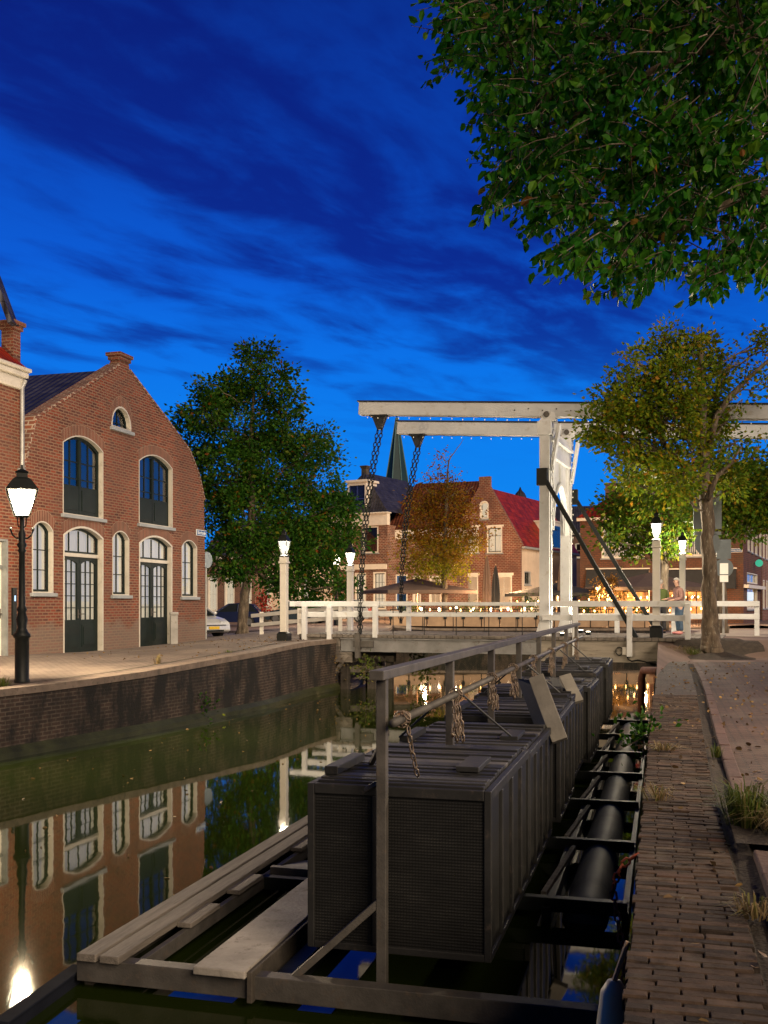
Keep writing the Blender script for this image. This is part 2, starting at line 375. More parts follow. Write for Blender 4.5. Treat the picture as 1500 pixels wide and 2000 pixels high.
# water
def water_mat():
    m, nt, b = nodes('canal_water')
    b.inputs['Base Color'].default_value = (.014, .022, .003, 1); b.inputs['Roughness'].default_value = .03; b.inputs['IOR'].default_value = 1.75; b.inputs['Specular Tint'].default_value = (1, .9, .68, 1)
    tc = N(nt, 'ShaderNodeTexCoord'); mp = N(nt, 'ShaderNodeMapping'); mp.inputs['Scale'].default_value = (1.2, .45, 1); L(nt, tc.outputs['Object'], mp.inputs[0])
    n = N(nt, 'ShaderNodeTexNoise', Scale=1.6, Detail=3.0); L(nt, mp.outputs[0], n.inputs['Vector']); bump(nt, b, n.outputs[0], .014, .1)
    return m
MB().add([(-30, -16, WZ), (24, -16, WZ), (24, 64, WZ), (-30, 64, WZ)], [(0, 1, 2, 3)]).build('water', water_mat())['kind'] = 'structure'
MB().add([(-30, -16, WZ-2.2), (24, -16, WZ-2.2), (24, 64, WZ-2.2), (-30, 64, WZ-2.2)], [(0, 1, 2, 3)]).build('canal_bed', SOIL)['kind'] = 'structure'
def dens(pl, st=1.0):
    out = []
    for a, b in zip(pl[:-1], pl[1:]):
        n = max(1, int(math.dist(a, b)/st))
        out += [(a[0]+(b[0]-a[0])*i/n, a[1]+(b[1]-a[1])*i/n) for i in range(n)]
    return out+[pl[-1]]
def quay_wall(label, pl, cop_mat, cw=.34, ledge=True, lift=.03):
    # pl runs with the canal on its right hand
    t = thing('quay_wall', label, 'quay wall', (pl[len(pl)//2][0], pl[len(pl)//2][1], WZ))
    off = (-t.location.x, -t.location.y, -WZ)
    p = dens(pl); n = len(p); nr = []
    for i in range(n):
        a = p[max(0, i-1)]; b = p[min(n-1, i+1)]; d = math.dist(a, b); nr.append(((b[1]-a[1])/d, -(b[0]-a[0])/d))
    f = MB(off); c = MB(off); g = MB(off)
    at = lambda i, o, z: (p[i][0]+nr[i][0]*o, p[i][1]+nr[i][1]*o, z)
    for i in range(n-1):
        z0 = gz(*p[i]); z1 = gz(*p[i+1])
        f.add([at(i, .012, WZ-1.9), at(i+1, .012, WZ-1.9), at(i+1, .012, z1), at(i, .012, z0)], [(0, 1, 2, 3)])
        if cw: c.hexa([at(i, .04, z0-.1), at(i+1, .04, z1-.1), at(i+1, -cw, z1-.1), at(i, -cw, z0-.1)], [at(i, .04, z0+lift), at(i+1, .04, z1+lift), at(i+1, -cw, z1+lift), at(i, -cw, z0+lift)])
        if ledge: g.hexa([at(i, .012, WZ-.5), at(i, .14, WZ-.5), at(i+1, .14, WZ-.5), at(i+1, .012, WZ-.5)], [at(i, .012, WZ+.2), at(i, .12, WZ+.1), at(i+1, .12, WZ+.1), at(i+1, .012, WZ+.2)])
    f.build('wall_face', WALLQ, t)
    if cw: c.build('coping', cop_mat, t)
    if ledge: g.build('footing', M('wet_footing', (.03, .034, .012), .5, var=.5, sc=3, bp=.5), t)
    return t
COPE = M('worn_coping', (.19, .145, .115), .8, var=.3, sc=4, bp=.4, spots=(.1, .085, .07))
quay_wall('stained brick quay wall with pale coping below the gabled warehouse', LW, COPE)
quay_wall('dark quay wall under the terrace beyond the drawbridge', [(.5, 59), (15.8, 59)], COPE, ledge=False)
quay_wall('brick quay wall on the right, beside the cage raft', RW, COPE, cw=0, ledge=False)
# pavements
def inner(pl, w):
    p = pl; out = []
    for i in range(len(p)):
        a = p[max(0, i-1)]; b = p[min(len(p)-1, i+1)]; d = math.dist(a, b); out.append((p[i][0]-(b[1]-a[1])/d*w, p[i][1]+(b[0]-a[0])/d*w))
    return out
lq = inner(LW[1:8], .34)
kind(sheet('pavement', lq+[(-2.6, 36), (-4.5, 45.5), (-14, 46), (-16, 20), (-17.5, 2)], PAVE, lift=.006, step=1.0), 'structure')
W0 = M('worn_strip', (.13, .1, .08), .85, var=.3, sc=5, bp=.5)
b = MB(); st = inner(LW[1:7], .72); s2 = inner(LW[1:7], .66)
st = dens(st); s2 = [min(dens(s2, .3), key=lambda q: math.dist(q, p)) for p in st]
for i in range(len(st)-1):
    q = [s2[i], s2[i+1], st[i+1], st[i]]; b.add([(x, y, gz(x, y)+.012) for x, y in q], [(0, 1, 2, 3)])
b.build('gutter', M('gutter_moss', (.05, .045, .03), .9, var=.5, sc=6, bp=.5))['kind'] = 'structure'
def quad_cf(a0, a1, d0, d1, a2=None, a3=None):
    a2 = a1 if a2 is None else a2; a3 = a0 if a3 is None else a3
    return [tuple(CF(a0, d0)[:2]), tuple(CF(a1, d0)[:2]), tuple(CF(a2, d1)[:2]), tuple(CF(a3, d1)[:2])]
zq = lambda x, y: gz(x, y)+.0
# right quay: raised edge of bricks on their sides
def rough_sheet(name, poly, mat, lift, amp, step):
    o = sheet(name, poly, mat, lift=lift, step=step, zf=lambda x, y: gz(x, y)+amp*(math.sin(x*3.1+y*1.7)*math.sin(y*2.3-x)+.5*math.sin(7*x+3*y)))
    o['kind'] = 'structure'; return o
EW = lambda d: .39+.2*sm(d, 6, 22)
ep = [tuple(CF(-.11, d)[:2]) for d in (-13, 0, 4, 10, 16, 22, 26.5)]+[tuple(CF(EW(d), d)[:2]) for d in (26.5, 22, 16, 12, 8, 4, 0, -13)]
ep2 = [tuple(CF(-.11, d)[:2]) for d in (-13, 0, 3, 10, 17)]+[tuple(CF(EW(d), d)[:2]) for d in (17, 12, 8, 4, 0, -13)]
rough_sheet('quay_edge_bedding', ep2, M('sandy_joints', (.045, .037, .03), .95, var=.5, sc=6, bs=60, bp=.8), .026, .003, .3)
ep = [tuple(CF(-.11, d)[:2]) for d in (17, 22, 26.5)]+[tuple(CF(EW(d), d)[:2]) for d in (26.5, 22, 17)]
rough_sheet('quay_edge_paving', ep, ROWL, .035, .004, .35)
def brickmat_islands(name):
    m, nt, b = nodes(name); g = N(nt, 'ShaderNodeNewGeometry')
    r = ramp(nt, g.outputs['Random Per Island'], [(0, (.028, .021, .018)), (.3, (.045, .032, .026)), (.6, (.064, .044, .034)), (.85, (.085, .056, .042)), (.95, (.1, .078, .062)), (1, (.075, .036, .027))])
    tc = N(nt, 'ShaderNodeTexCoord'); n = N(nt, 'ShaderNodeTexNoise', Scale=9.0, Detail=8.0, Roughness=.7); L(nt, tc.outputs['Object'], n.inputs['Vector'])
    k = ramp(nt, n.outputs[0], [(.35, (.55, .53, .5)), (.65, (1.35, 1.3, 1.25))]); c = mixc(nt, 1.0, r.outputs[0], k.outputs[0], 'MULTIPLY')
    n3 = N(nt, 'ShaderNodeTexNoise', Scale=2.2, Detail=9.0, Roughness=.75); L(nt, tc.outputs['Object'], n3.inputs['Vector']); k3 = ramp(nt, n3.outputs[0], [(.55, (0, 0, 0)), (.68, (1, 1, 1))])
    L(nt, mixc(nt, k3.outputs[0], c, (.1, .083, .067)), b.inputs['Base Color']); b.inputs['Roughness'].default_value = .88; b.inputs['Specular IOR Level'].default_value = .25
    n2 = N(nt, 'ShaderNodeTexNoise', Scale=60.0, Detail=5.0, Roughness=.7); L(nt, tc.outputs['Object'], n2.inputs['Vector']); bump(nt, b, n2.outputs[0], .7, .012); return m
bk = MB(); d = 3.0; row = 0
while d < 17:
    h_ = random.uniform(.058, .068); a = -.125-random.uniform(0, .02); a = a if row % 2 else a; first_ = True
    lim = EW(d)-.005
    while a < lim-.03:
        w_ = (random.uniform(.09, .11) if first_ and row % 2 else random.uniform(.2, .22)); first_ = False; e = min(a+w_, lim)
        z = .036+random.uniform(-.004, .005); t1, t2, t3 = (random.uniform(-.003, .003) for _ in range(3)); j = random.uniform(-.003, .003); g_ = .003
        q = [CF(a+g_, d+j+g_), CF(e-g_, d+j+g_+random.uniform(-.003, .003)), CF(e-g_, d+j+h_-g_), CF(a+g_, d+j+h_-g_)]
        ins = [CF(a+g_+.004, d+j+g_+.004), CF(e-g_-.004, d+j+g_+.004), CF(e-g_-.004, d+j+h_-g_-.004), CF(a+g_+.004, d+j+h_-g_-.004)]
        lo_ = [(p.x, p.y, -.02) for p in q]; md = [(p.x, p.y, z-.007+dz) for p, dz in zip(q, (t1, t2, t3, t1))]; hi_ = [(p.x, p.y, z+dz) for p, dz in zip(ins, (t1, t2, t3, t1))]
        if random.random() > .004: bk.add(lo_+md+hi_, [(0, 1, 5, 4), (1, 2, 6, 5), (2, 3, 7, 6), (3, 0, 4, 7), (4, 5, 9, 8), (5, 6, 10, 9), (6, 7, 11, 10), (7, 4, 8, 11), (8, 9, 10, 11)])
        a = e
    d += h_; row += 1
bk.build('quay_edge_bricks', brickmat_islands('weathered_edge_bricks'), uv=False)['kind'] = 'structure'
lip = MB()
dd = [x*.5 for x in range(-26, 54)]
for d0, d1 in zip(dd[:-1], dd[1:]):
    a = CF(-.13, d0); b_ = CF(-.13, d1); lip.add([(a.x, a.y, -.4), (b_.x, b_.y, -.4), (b_.x, b_.y, .03), (a.x, a.y, .03)], [(3, 2, 1, 0)])
lip.build('quay_edge_face', ROWL)['kind'] = 'structure'
sp = [tuple(CF(EW(d), d)[:2]) for d in (-13, 0, 4, 8, 12, 16, 22, 26)]+[tuple(CF(EW(d)+.13, d)[:2]) for d in (26, 22, 16, 12, 8, 4, 0, -13)]
rough_sheet('soil_strip', sp, SOIL, .02, .012, .25)
pv = [tuple(CF(EW(d)+.22, d)[:2]) for d in (-13, 0, 4, 8, 12, 16, 22, 26)]+[tuple(CF(4.2, 27.5)[:2]), tuple(CF(4.6, 15)[:2]), tuple(CF(5.2, -13)[:2])]
rough_sheet('right_pavement', pv, CLINK, .055, .004, .6)
def kerb_run(d0, d1, w=.11):
    b = MB(); d = d0
    while d < d1-.05:
        e = min(d+.98, d1); o = EW(d)+.12; o2 = EW(e)+.12
        q = [CF(o, d), CF(o+w, d), CF(o2+w, e-.012), CF(o2, e-.012)]
        b.hexa([(p.x, p.y, -.1) for p in q], [(p.x, p.y, .075+random.uniform(-.006, .006)) for p in q]); d += .98
    o = b.build('kerb', KERB, bev=.012); o['kind'] = 'structure'
kerb_run(-6, 6.3); kerb_run(7.9, 25.6)
pit = quad_cf(.42, 1.7, 6.35, 7.85)
rough_sheet('planting_pit', pit, SOIL, .085, .015, .15)
# street behind the right tree
kind(sheet('side_street_paving', [(9.8, 32.2), (12.5, 30.4), (22, 27.4), (45, 60), (27, 72), (18, 61), (12.2, 44)], M('pale_paving', (.33, .27, .22), .8, var=.25, sc=1.2, bs=22, bp=.4), lift=.008, step=1.3), 'structure')
kind(sheet('right_street', [(9.9, 24.4), (13, 29.6), (22, 26.6), (30, 10), (9, 10)], M('right_street_bricks', (.34, .28, .23), .8, var=.3, sc=1.5, bs=25, bp=.5), lift=.008, step=1.0), 'structure')
kind(sheet('terrace_paving', [(1, 59.3), (24, 59.3), (25, 71), (10, 82), (-1, 82)], M('terrace_paving', (.16, .11, .085), .8, var=.25, sc=1.5, bs=22, bp=.3), lift=.008, step=1.5), 'structure')

# ---------------------------------------------------------------- facades
class Fac:
    def __init__(s, o, d, z0):
        l = math.hypot(*d); s.o = o; s.d = (d[0]/l, d[1]/l); s.z = z0
    def at(s, px, py):
        r = (px-750)/F; t = (r*s.o[1]-s.o[0])/(s.d[0]-r*s.d[1]); y = s.o[1]+t*s.d[1]
        return t, CAMZ+(HZ-py)*y/F-s.z
    def rect(s, x0, x1, y0, y1):
        a = s.at(x0, y1); b_ = s.at(x1, y1); xm = (x0+x1)/2
        return a[0], b_[0], s.at(xm, y1)[1], s.at(xm, y0)[1]
    def thing(s, name, label, cat='building'):
        return thing(name, label, cat, (s.o[0], s.o[1], s.z), math.atan2(s.d[1], s.d[0]))
def arch_poly(x0, x1, z0, z1, ar, n=10, grow=0):
    x0 -= grow; x1 += grow; z1 += grow; zs = z1-ar; xm = (x0+x1)/2; w = (x1-x0)/2
    p = [(x0, z0), (x1, z0)]
    if ar <= .001: return p+[(x1, z1), (x0, z1)]
    rad = (w*w+ar*ar)/(2*ar); cz = z1-rad; t0 = math.asin(min(1, w/rad))
    if ar > w: t0 = PI-t0
    return p+[(xm+rad*math.sin(t0-2*t0*i/n), cz+rad*math.cos(t0-2*t0*i/n)) for i in range(n+1)]
def window(par, x0, x1, z0, z1, ar=0, cols=2, rows=3, frame=FRAMEW, sash=GREEN, depth=.16, fw=.05, sw=.05, curtain=CURT, sill=SILL, lintel=SOLDIER, pane=PANE, name='window', mun=.025, back=DARKROOM, bars=None, lh=.3, cov=None):
    hole = arch_poly(x0, x1, z0, z1, ar)
    inn = arch_poly(x0+fw, x1-fw, z0+fw, z1-fw, max(0, ar-fw*.3) if ar else 0)
    w = MB().prism(hole, -.012, depth, [inn]).build(name, frame, par)
    i2 = arch_poly(x0+fw+sw, x1-fw-sw, z0+fw+sw*1.3, z1-fw-sw, max(0, ar-fw*.3-sw*.3) if ar else 0)
    sb = MB().prism(inn, depth-.03, depth+.03, [i2])
    ix0, ix1, iz0, iz1 = x0+fw+sw, x1-fw-sw, z0+fw+sw, z1-fw-sw
    for i in range(1, cols):
        x = ix0+(ix1-ix0)*i/cols; sb.box(x-mun/2, x+mun/2, depth-.02, depth+.022, iz0, iz1-(.02 if ar else 0))
    for z in (bars if bars is not None else [iz0+(iz1-iz0-ar*.6)*i/rows for i in range(1, rows)]):
        sb.box(ix0, ix1, depth-.021, depth+.021, z-mun/2, z+mun/2)
    sb.build('sash', sash, w)
    MB().face(inn, depth+.004).build('pane', pane, w)
    if curtain:
        q = MB(); n = 34; xa, xb = ix0-.03, ix1+.03; zt = iz1 if cov is None else iz0+(iz1-iz0)*cov
        pr = [(xa+(xb-xa)*i/n, depth+.08+.025*math.sin(i*1.9)+.012*math.sin(i*.7)) for i in range(n+1)]
        for a, b_ in zip(pr[:-1], pr[1:]): q.add([(a[0], a[1], iz0-.05), (b_[0], b_[1], iz0-.05), (b_[0], b_[1], zt), (a[0], a[1], zt)], [(0, 1, 2, 3)])
        q.build('curtain', curtain, w)
    MB().box(x0-.03, x1+.03, depth+.125, depth+.135, z0-.03, z1+.03).build('room_back', back, w)
    if sill: MB().box(x0-.09, x1+.09, -.09, .05, z0-.1, z0-.002).build('sill', sill, w, bev=.01)
    if lintel:
        lo = arch_poly(x0, x1, z0, z1, ar, 12); hi = arch_poly(x0, x1, z0, z1, ar, 12, lh)
        if ar > .001:
            a = lo[2:]; b2 = arch_poly(x0-.1, x1+.1, z0, z1+lh, ar+.02, 12)[2:]; q = MB()
            for i in range(len(a)-1):
                q.add([(a[i][0], -.008, a[i][1]), (a[i+1][0], -.008, a[i+1][1]), (b2[i+1][0], -.008, b2[i+1][1]), (b2[i][0], -.008, b2[i][1])], [(3, 2, 1, 0)])
            o = q.build('arch', lintel, w)
            ul = o.data.uv_layers[0].data
            for k, p in enumerate(o.data.polygons):
                for j, li in enumerate(p.loop_indices):
                    co = o.data.vertices[o.data.loops[li].vertex_index].co
                    ul[li].uv = (co.x, .325 if j in (0, 1) else .005)
        else: MB().box(x0-.12, x1+.12, -.008, .04, z1+.003, z1+lh).build('arch', lintel, w)
    return hole, w
def door(par, x0, x1, z0, z1, ar, tz, frame=FRAMEW, leafm=GREEN, leaves_n=2, gl=(3, 5), curtain=CURT, depth=.18, fw=.055, tcols=4, lintel=SOLDIER, panel=.32, name='double_door'):
    hole = arch_poly(x0, x1, z0, z1, ar); inn = arch_poly(x0+fw, x1-fw, z0, z1-fw, max(0, ar-.02) if ar else 0)
    d = MB().prism(hole, -.012, depth+.02, [[(p[0], p[1]+(.001 if i < 2 else 0)) for i, p in enumerate(inn)]]).box(x0+fw, x1-fw, depth-.08, depth+.02, tz-.05, tz+.05).build(name, frame, par)
    # transom
    t = MB(); ih = arch_poly(x0+fw, x1-fw, tz+.05, z1-fw, max(0, ar-.02) if ar else 0); i2 = arch_poly(x0+fw+.05, x1-fw-.05, tz+.11, z1-fw-.06, max(0, ar-.05) if ar else 0)
    t.prism(ih, depth-.03, depth+.03, [i2])
    for i in range(1, tcols):
        x = x0+fw+(x1-x0-2*fw)*i/tcols; t.box(x-.014, x+.014, depth-.02, depth+.02, tz+.1, z1-fw-.08)
    t.build('transom', leafm, d); MB().face(ih, depth+.004).build('transom_pane', PANE, d)
    lw = (x1-x0-2*fw)/leaves_n
    for k in range(leaves_n):
        a = x0+fw+lw*k+.005; b_ = a+lw-.01; zt = tz-.05; zp = z0+(zt-z0)*panel; lf = MB()
        g = arch_poly(a+.1, b_-.1, zp+.08, zt-.09, .1, 8)
        pl = [(a, z0+.02), (b_, z0+.02), (b_, zt), (a, zt)]
        lf.prism(pl, depth-.03, depth+.03, [g])
        lf.box(a+.12, b_-.12, depth-.045, depth-.03, z0+.18, zp-.06).box(a+.18, b_-.18, depth-.06, depth-.045, z0+.24, zp-.12)
        for i in range(1, gl[0]):
            x = a+.1+(b_-a-.2)*i/gl[0]; lf.box(x-.012, x+.012, depth-.02, depth+.02, zp+.08, zt-.1)
        for i in range(1, gl[1]):
            z = zp+.08+(zt-zp-.17)*i/gl[1]; lf.box(a+.1, b_-.1, depth-.021, depth+.021, z-.012, z+.012)
        o = lf.build('door_leaf', leafm, d); MB().face(g, depth+.004).build('door_pane', PANE, d)
        hx = b_-.06 if k == 0 else a+.06
        MB().box(hx-.02, hx+.02, depth-.05, depth-.03, z0+1.0, z0+1.25).tube([(hx, depth-.05, z0+1.12), (hx, depth-.1, z0+1.12), (hx+(-.1 if k == 0 else .1), depth-.1, z0+1.12)], .012).build('door_handle', STEEL, d)
    if curtain:
        q = MB(); n = 60; xa, xb = x0+.02, x1-.02
        pr = [(xa+(xb-xa)*i/n, depth+.12+.025*math.sin(i*1.7)) for i in range(n+1)]
        for a, b_ in zip(pr[:-1], pr[1:]): q.add([(a[0], a[1], z0), (b_[0], b_[1], z0), (b_[0], b_[1], z1), (a[0], a[1], z1)], [(0, 1, 2, 3)])
        q.build('curtain', curtain, d)
    MB().box(x0-.03, x1+.03, depth+.155, depth+.165, z0, z1+.03).build('hall_back', DARKROOM, d)
    MB().box(x0-.05, x1+.05, -.1, depth-.04, z0-.06, z0+.012).build('doorstep', STONE, d, bev=.01)
    if lintel:
        a = arch_poly(x0, x1, z0, z1, ar, 12)[2:]; b2 = arch_poly(x0-.1, x1+.1, z0, z1+.3, ar+.02, 12)[2:]; q = MB()
        for i in range(len(a)-1): q.add([(a[i][0], -.008, a[i][1]), (a[i+1][0], -.008, a[i+1][1]), (b2[i+1][0], -.008, b2[i+1][1]), (b2[i][0], -.008, b2[i][1])], [(3, 2, 1, 0)])
        o = q.build('arch', lintel, d); ul = o.data.uv_layers[0].data
        for p in o.data.polygons:
            for j, li in enumerate(p.loop_indices): ul[li].uv = (o.data.vertices[o.data.loops[li].vertex_index].co.x, .325 if j in (0, 1) else .005)
    return hole
def wall(par, poly, holes, mat, thick=.3, name='wall'):
    return MB().prism(poly, 0, thick, holes).build(name, mat, par)
def offset_path(pl, t):                                    # roof slab from an open outline in x,z
    out = []
    for i, p in enumerate(pl):
        a = pl[max(0, i-1)]; b_ = pl[min(len(pl)-1, i+1)]; l = math.dist(a, b_); out.append((p[0]-(b_[1]-a[1])/l*t, p[1]+(b_[0]-a[0])/l*t))
    return out
def gable_roof(par, pl, y0, y1, mat, t=.12, name='roof'):
    up = offset_path(pl, t); b_ = MB()
    for i in range(len(pl)-1):
        b_.hexa([(pl[i][0], y0, pl[i][1]), (pl[i+1][0], y0, pl[i+1][1]), (pl[i+1][0], y1, pl[i+1][1]), (pl[i][0], y1, pl[i][1])],
                [(up[i][0], y0, up[i][1]), (up[i+1][0], y0, up[i+1][1]), (up[i+1][0], y1, up[i+1][1]), (up[i][0], y1, up[i][1])])
    return b_.build(name, mat, par)
def chimney(par, x, y, z0, z1, w, d, mat=BRICK_B):
    b_ = MB().box(x-w/2, x+w/2, y-d/2, y+d/2, z0, z1-.22).box(x-w/2-.05, x+w/2+.05, y-d/2-.05, y+d/2+.05, z1-.22, z1-.1).box(x-w/2-.1, x+w/2+.1, y-d/2-.1, y+d/2+.1, z1-.1, z1)
    return b_.build('chimney', mat, par)

# ---- gabled warehouse on the left quay
f1 = Fac((-8.84, 28.4), (.279, .96), .1)
c1 = lambda x0, x1, y0, y1: f1.rect(x0/2.564, x1/2.564, 560+y0/2.564, 560+y1/2.564)
hA = f1.thing('gabled_warehouse', 'orange brick warehouse with a curved gable and tall green arched doors on the left quay')
GB = [(-1.89, -.2), (8.75, -.2), (8.74, 3.0), (8.66, 5.05), (8.26, 5.86), (7.54, 6.64), (5.98, 7.4), (3.5, 8.56), (3.5, 8.7), (2.93, 8.7), (2.93, 8.6), (-.72, 6.58), (-1.25, 6.28), (-1.58, 5.4), (-1.86, 4.6), (-1.89, 3)]
H = []
for q, ar, cl, rw in ((c1(160, 266, 1174, 1533), .24, 2, 3), (c1(562, 646, 1222, 1545), .24, 2, 3), (c1(909, 986, 1268, 1553), .24, 2, 3)):
    h, w = window(hA, *q, ar=ar, cols=cl, rows=rw, fw=.03); H.append(h)
for q, k in ((c1(314, 516, 748, 1150), 0), (c1(695, 863, 843, 1196), 1)):
    h, w = window(hA, *q, ar=.3, cols=4, rows=4, sash=GREEN, curtain=None, pane=PANEB if k else PANE, mun=.03, sw=.08, fw=.03); H.append(h)
    x0, x1, z0, z1 = q; xm = (x0+x1)/2; sh = MB()
    for a, b_ in ((x0+.1, xm-.01), (xm+.01, x1-.1)):
        sh.box(a, b_, .12, .19, z0+.06, z0+.85).box(a+.08, b_-.08, .1, .12, z0+.16, z0+.75)
    sh.box(xm-.05, xm+.05, .11, .2, z0+.06, z1-.12).build('shutter_panel', GREEN, w)
q = c1(558, 656, 600, 714); h, w = window(hA, *q, ar=(q[1]-q[0])/2*.98, cols=2, rows=2, sash=GREEN, curtain=None, pane=PANEB, fw=.05, sw=.04); H.append(h)
H.append(door(hA, *c1(316, 517, 1200, 1836), .28, c1(316, 517, 1345, 1836)[3]))
H.append(door(hA, *c1(696, 862, 1246, 1803), .28, c1(696, 862, 1374, 1803)[3]))
wall(hA, GB, H, BRICK_A, .35)
ROOFLINE = [(8.45, 4.75), (8.1, 5.55), (7.4, 6.4), (5.9, 7.12), (3.1, 8.42), (-.6, 6.34), (-1.1, 6.1), (-1.45, 5.3), (-1.72, 4.5)]
MB().prism([(-1.85, -.2), (8.6, -.2), (8.55, 4.65)]+ROOFLINE+[(-1.82, 4.4)], .36, 13).build('rear_wall', BRICK_B, hA)
gable_roof(hA, ROOFLINE[3:][::-1], .36, 13, ROOF_B, .1); gable_roof(hA, ROOFLINE[:4][::-1], .36, 13, ROOF_R, .1)
cb = MB()
for pl in ([(8.66, 5.05), (8.26, 5.86), (7.54, 6.64), (5.98, 7.4), (3.51, 8.55)][::-1], [(2.92, 8.59), (-.72, 6.58), (-1.25, 6.28), (-1.58, 5.4), (-1.86, 4.6)][::-1]):
    up = offset_path(pl, .07)
    for i in range(len(pl)-1):
        cb.hexa([(pl[i][0], -.03, pl[i][1]), (pl[i+1][0], -.03, pl[i+1][1]), (pl[i+1][0], .4, pl[i+1][1]), (pl[i][0], .4, pl[i][1])], [(up[i][0], -.03, up[i][1]), (up[i+1][0], -.03, up[i+1][1]), (up[i+1][0], .4, up[i+1][1]), (up[i][0], .4, up[i][1])])
cb.build('gable_coping', BRICK_D, hA)
chimney(hA, 3.22, .17, 8.5, 9.0, .56, .32, BRICK_A)
# street name plate, reads Bierkade
def text(par, s, size, loc, rot, mat, name='lettering', align='CENTER', ext=.004):
    cu = bpy.data.curves.new(name, 'FONT'); cu.body = s; cu.size = size; cu.extrude = ext; cu.align_x = align; cu.align_y = 'CENTER'
    o0 = bpy.data.objects.new(name, cu); COL.objects.link(o0); dg = bpy.context.evaluated_depsgraph_get(); dg.update(); me = bpy.data.meshes.new_from_object(o0.evaluated_get(dg)); bpy.data.objects.remove(o0); me.name = name; me.materials.clear(); me.materials.append(mat); o = bpy.data.objects.new(name, me); COL.objects.link(o); o.parent = par; o.location = loc; o.rotation_euler = rot; return o
SBLUE = M('sign_blue', (.02, .09, .25), .4, var=.1, bp=0); SWHITE = M('sign_white', (.75, .75, .72), .4, var=.05, bp=0)
q = f1.rect(384, 399, 1036, 1046)
sn = thing('street_name_sign', 'blue street name plate reading Bierkade at the corner of the gabled warehouse', 'street sign', (f1.o[0]+f1.d[0]*(q[0]+q[1])/2+.96*.03, f1.o[1]+f1.d[1]*(q[0]+q[1])/2-.279*.03, f1.z+(q[2]+q[3])/2), math.atan2(f1.d[1], f1.d[0]))
MB().box(-.38, .38, -.01, .015, -.105, .105).build('plate', SWHITE, sn); MB().box(-.365, .365, -.014, -.0101, -.09, .09).build('plate_face', SBLUE, sn)
text(sn, 'Bierkade', .18, (0, -.016, 0), (PI/2, 0, 0), SWHITE, ext=.002)
# ---- neighbour at the left frame edge
hB = f1.thing('cornice_house', 'tall brick house with white cornice and red tiled roof at the left edge', 'building')
zt = f1.at(30, 740)[1]
H = []
h, w = window(hB, -4.6, -3.1, f1.at(10, 1000)[1], f1.at(10, 840)[1], 0, 2, 2, frame=WHITE2, sash=WHITE2, curtain=CURT, fw=.14); H.append(h)
q = f1.rect(-20, 17, 1052, 1290); H.append(door(hB, -3.75, -2.45, .0, q[3], 0, q[3]-.7, frame=M('grey_door_frame', (.17, .18, .18), .5, bp=.05), leafm=WHITE2, leaves_n=1, lintel=None, tcols=2, name='front_door', gl=(1, 2)))
wall(hB, [(-9, -.2), (-1.9, -.2), (-1.9, zt), (-9, zt)], H, BRICK_A, .35)
MB().box(-9, -1.92, .36, 9, -.2, zt).build('rear_wall', BRICK_B, hB)
MB().box(-9, -1.88, -.1, .3, zt-.25, zt+.05).box(-9, -1.84, -.2, .4, zt+.05, zt+.2).box(-9, -1.8, -.27, .4, zt+.2, zt+.3).build('cornice', FRAMEW, hB, bev=.03)
rb = MB(); r0 = zt+.3
rb.hexa([(-9, -.2, r0), (-1.9, -.2, r0), (-1.9, 9, r0), (-9, 9, r0)], [(-9, 2.6, r0+2.6), (-3.6, 2.6, r0+2.6), (-3.6, 6, r0+2.6), (-9, 6, r0+2.6)]); rb.build('roof', ROOF_R, hB)
chimney(hB, -2.02, .22, zt, zt+1.5, .3, .36, BRICK_A)
iv = (Matrix.Translation((f1.o[0], f1.o[1], f1.z)) @ Matrix.Rotation(math.atan2(f1.d[1], f1.d[0]), 4, 'Z')).inverted()
dq = MB().bar(iv @ D(-40, 455, 26.2), iv @ D(26, 634, 26.2), .5, .12); dq.build('dormer_roof', ROOF_B, hB)
dp = MB().tube([(-1.98, -.09, .15), (-1.98, -.09, zt-.2), (-1.92, -.14, zt)], .055, 10)
for z in (1.2, 3, 4.8): dp.box(-2.05, -1.91, -.14, 0, z, z+.06)
dp.build('downpipe', M('zinc', (.28, .28, .28), .45, .5, bp=.05), hB)
ip = f1.rect(22, 29, 1148, 1240)
pn = MB().box(ip[0], ip[1], -.06, -.002, ip[2], ip[3]).build('intercom', IRON, hB)
MB().box(ip[0]+.05, ip[1]-.05, -.066, -.0605, ip[3]-.34, ip[3]-.2).build('screen', emat('intercom_screen', (.3, .55, 1), 1.2), pn)
# low stone post by the second door
q = f1.at(321, 1262)[0]
p = (f1.o[0]+f1.d[0]*q+.96*.35, f1.o[1]+f1.d[1]*q-.279*.35)
t = thing('stone_post', 'short pale stone post standing in front of the right green door', 'post', (*p, gz(*p)), R(16))
MB().box(-.12, .12, -.12, .12, -.05, .95).build('shaft', STONE, t, bev=.02); MB().box(-.14, .14, -.14, .14, .95, 1.06).build('cap', STONE, t, bev=.03)
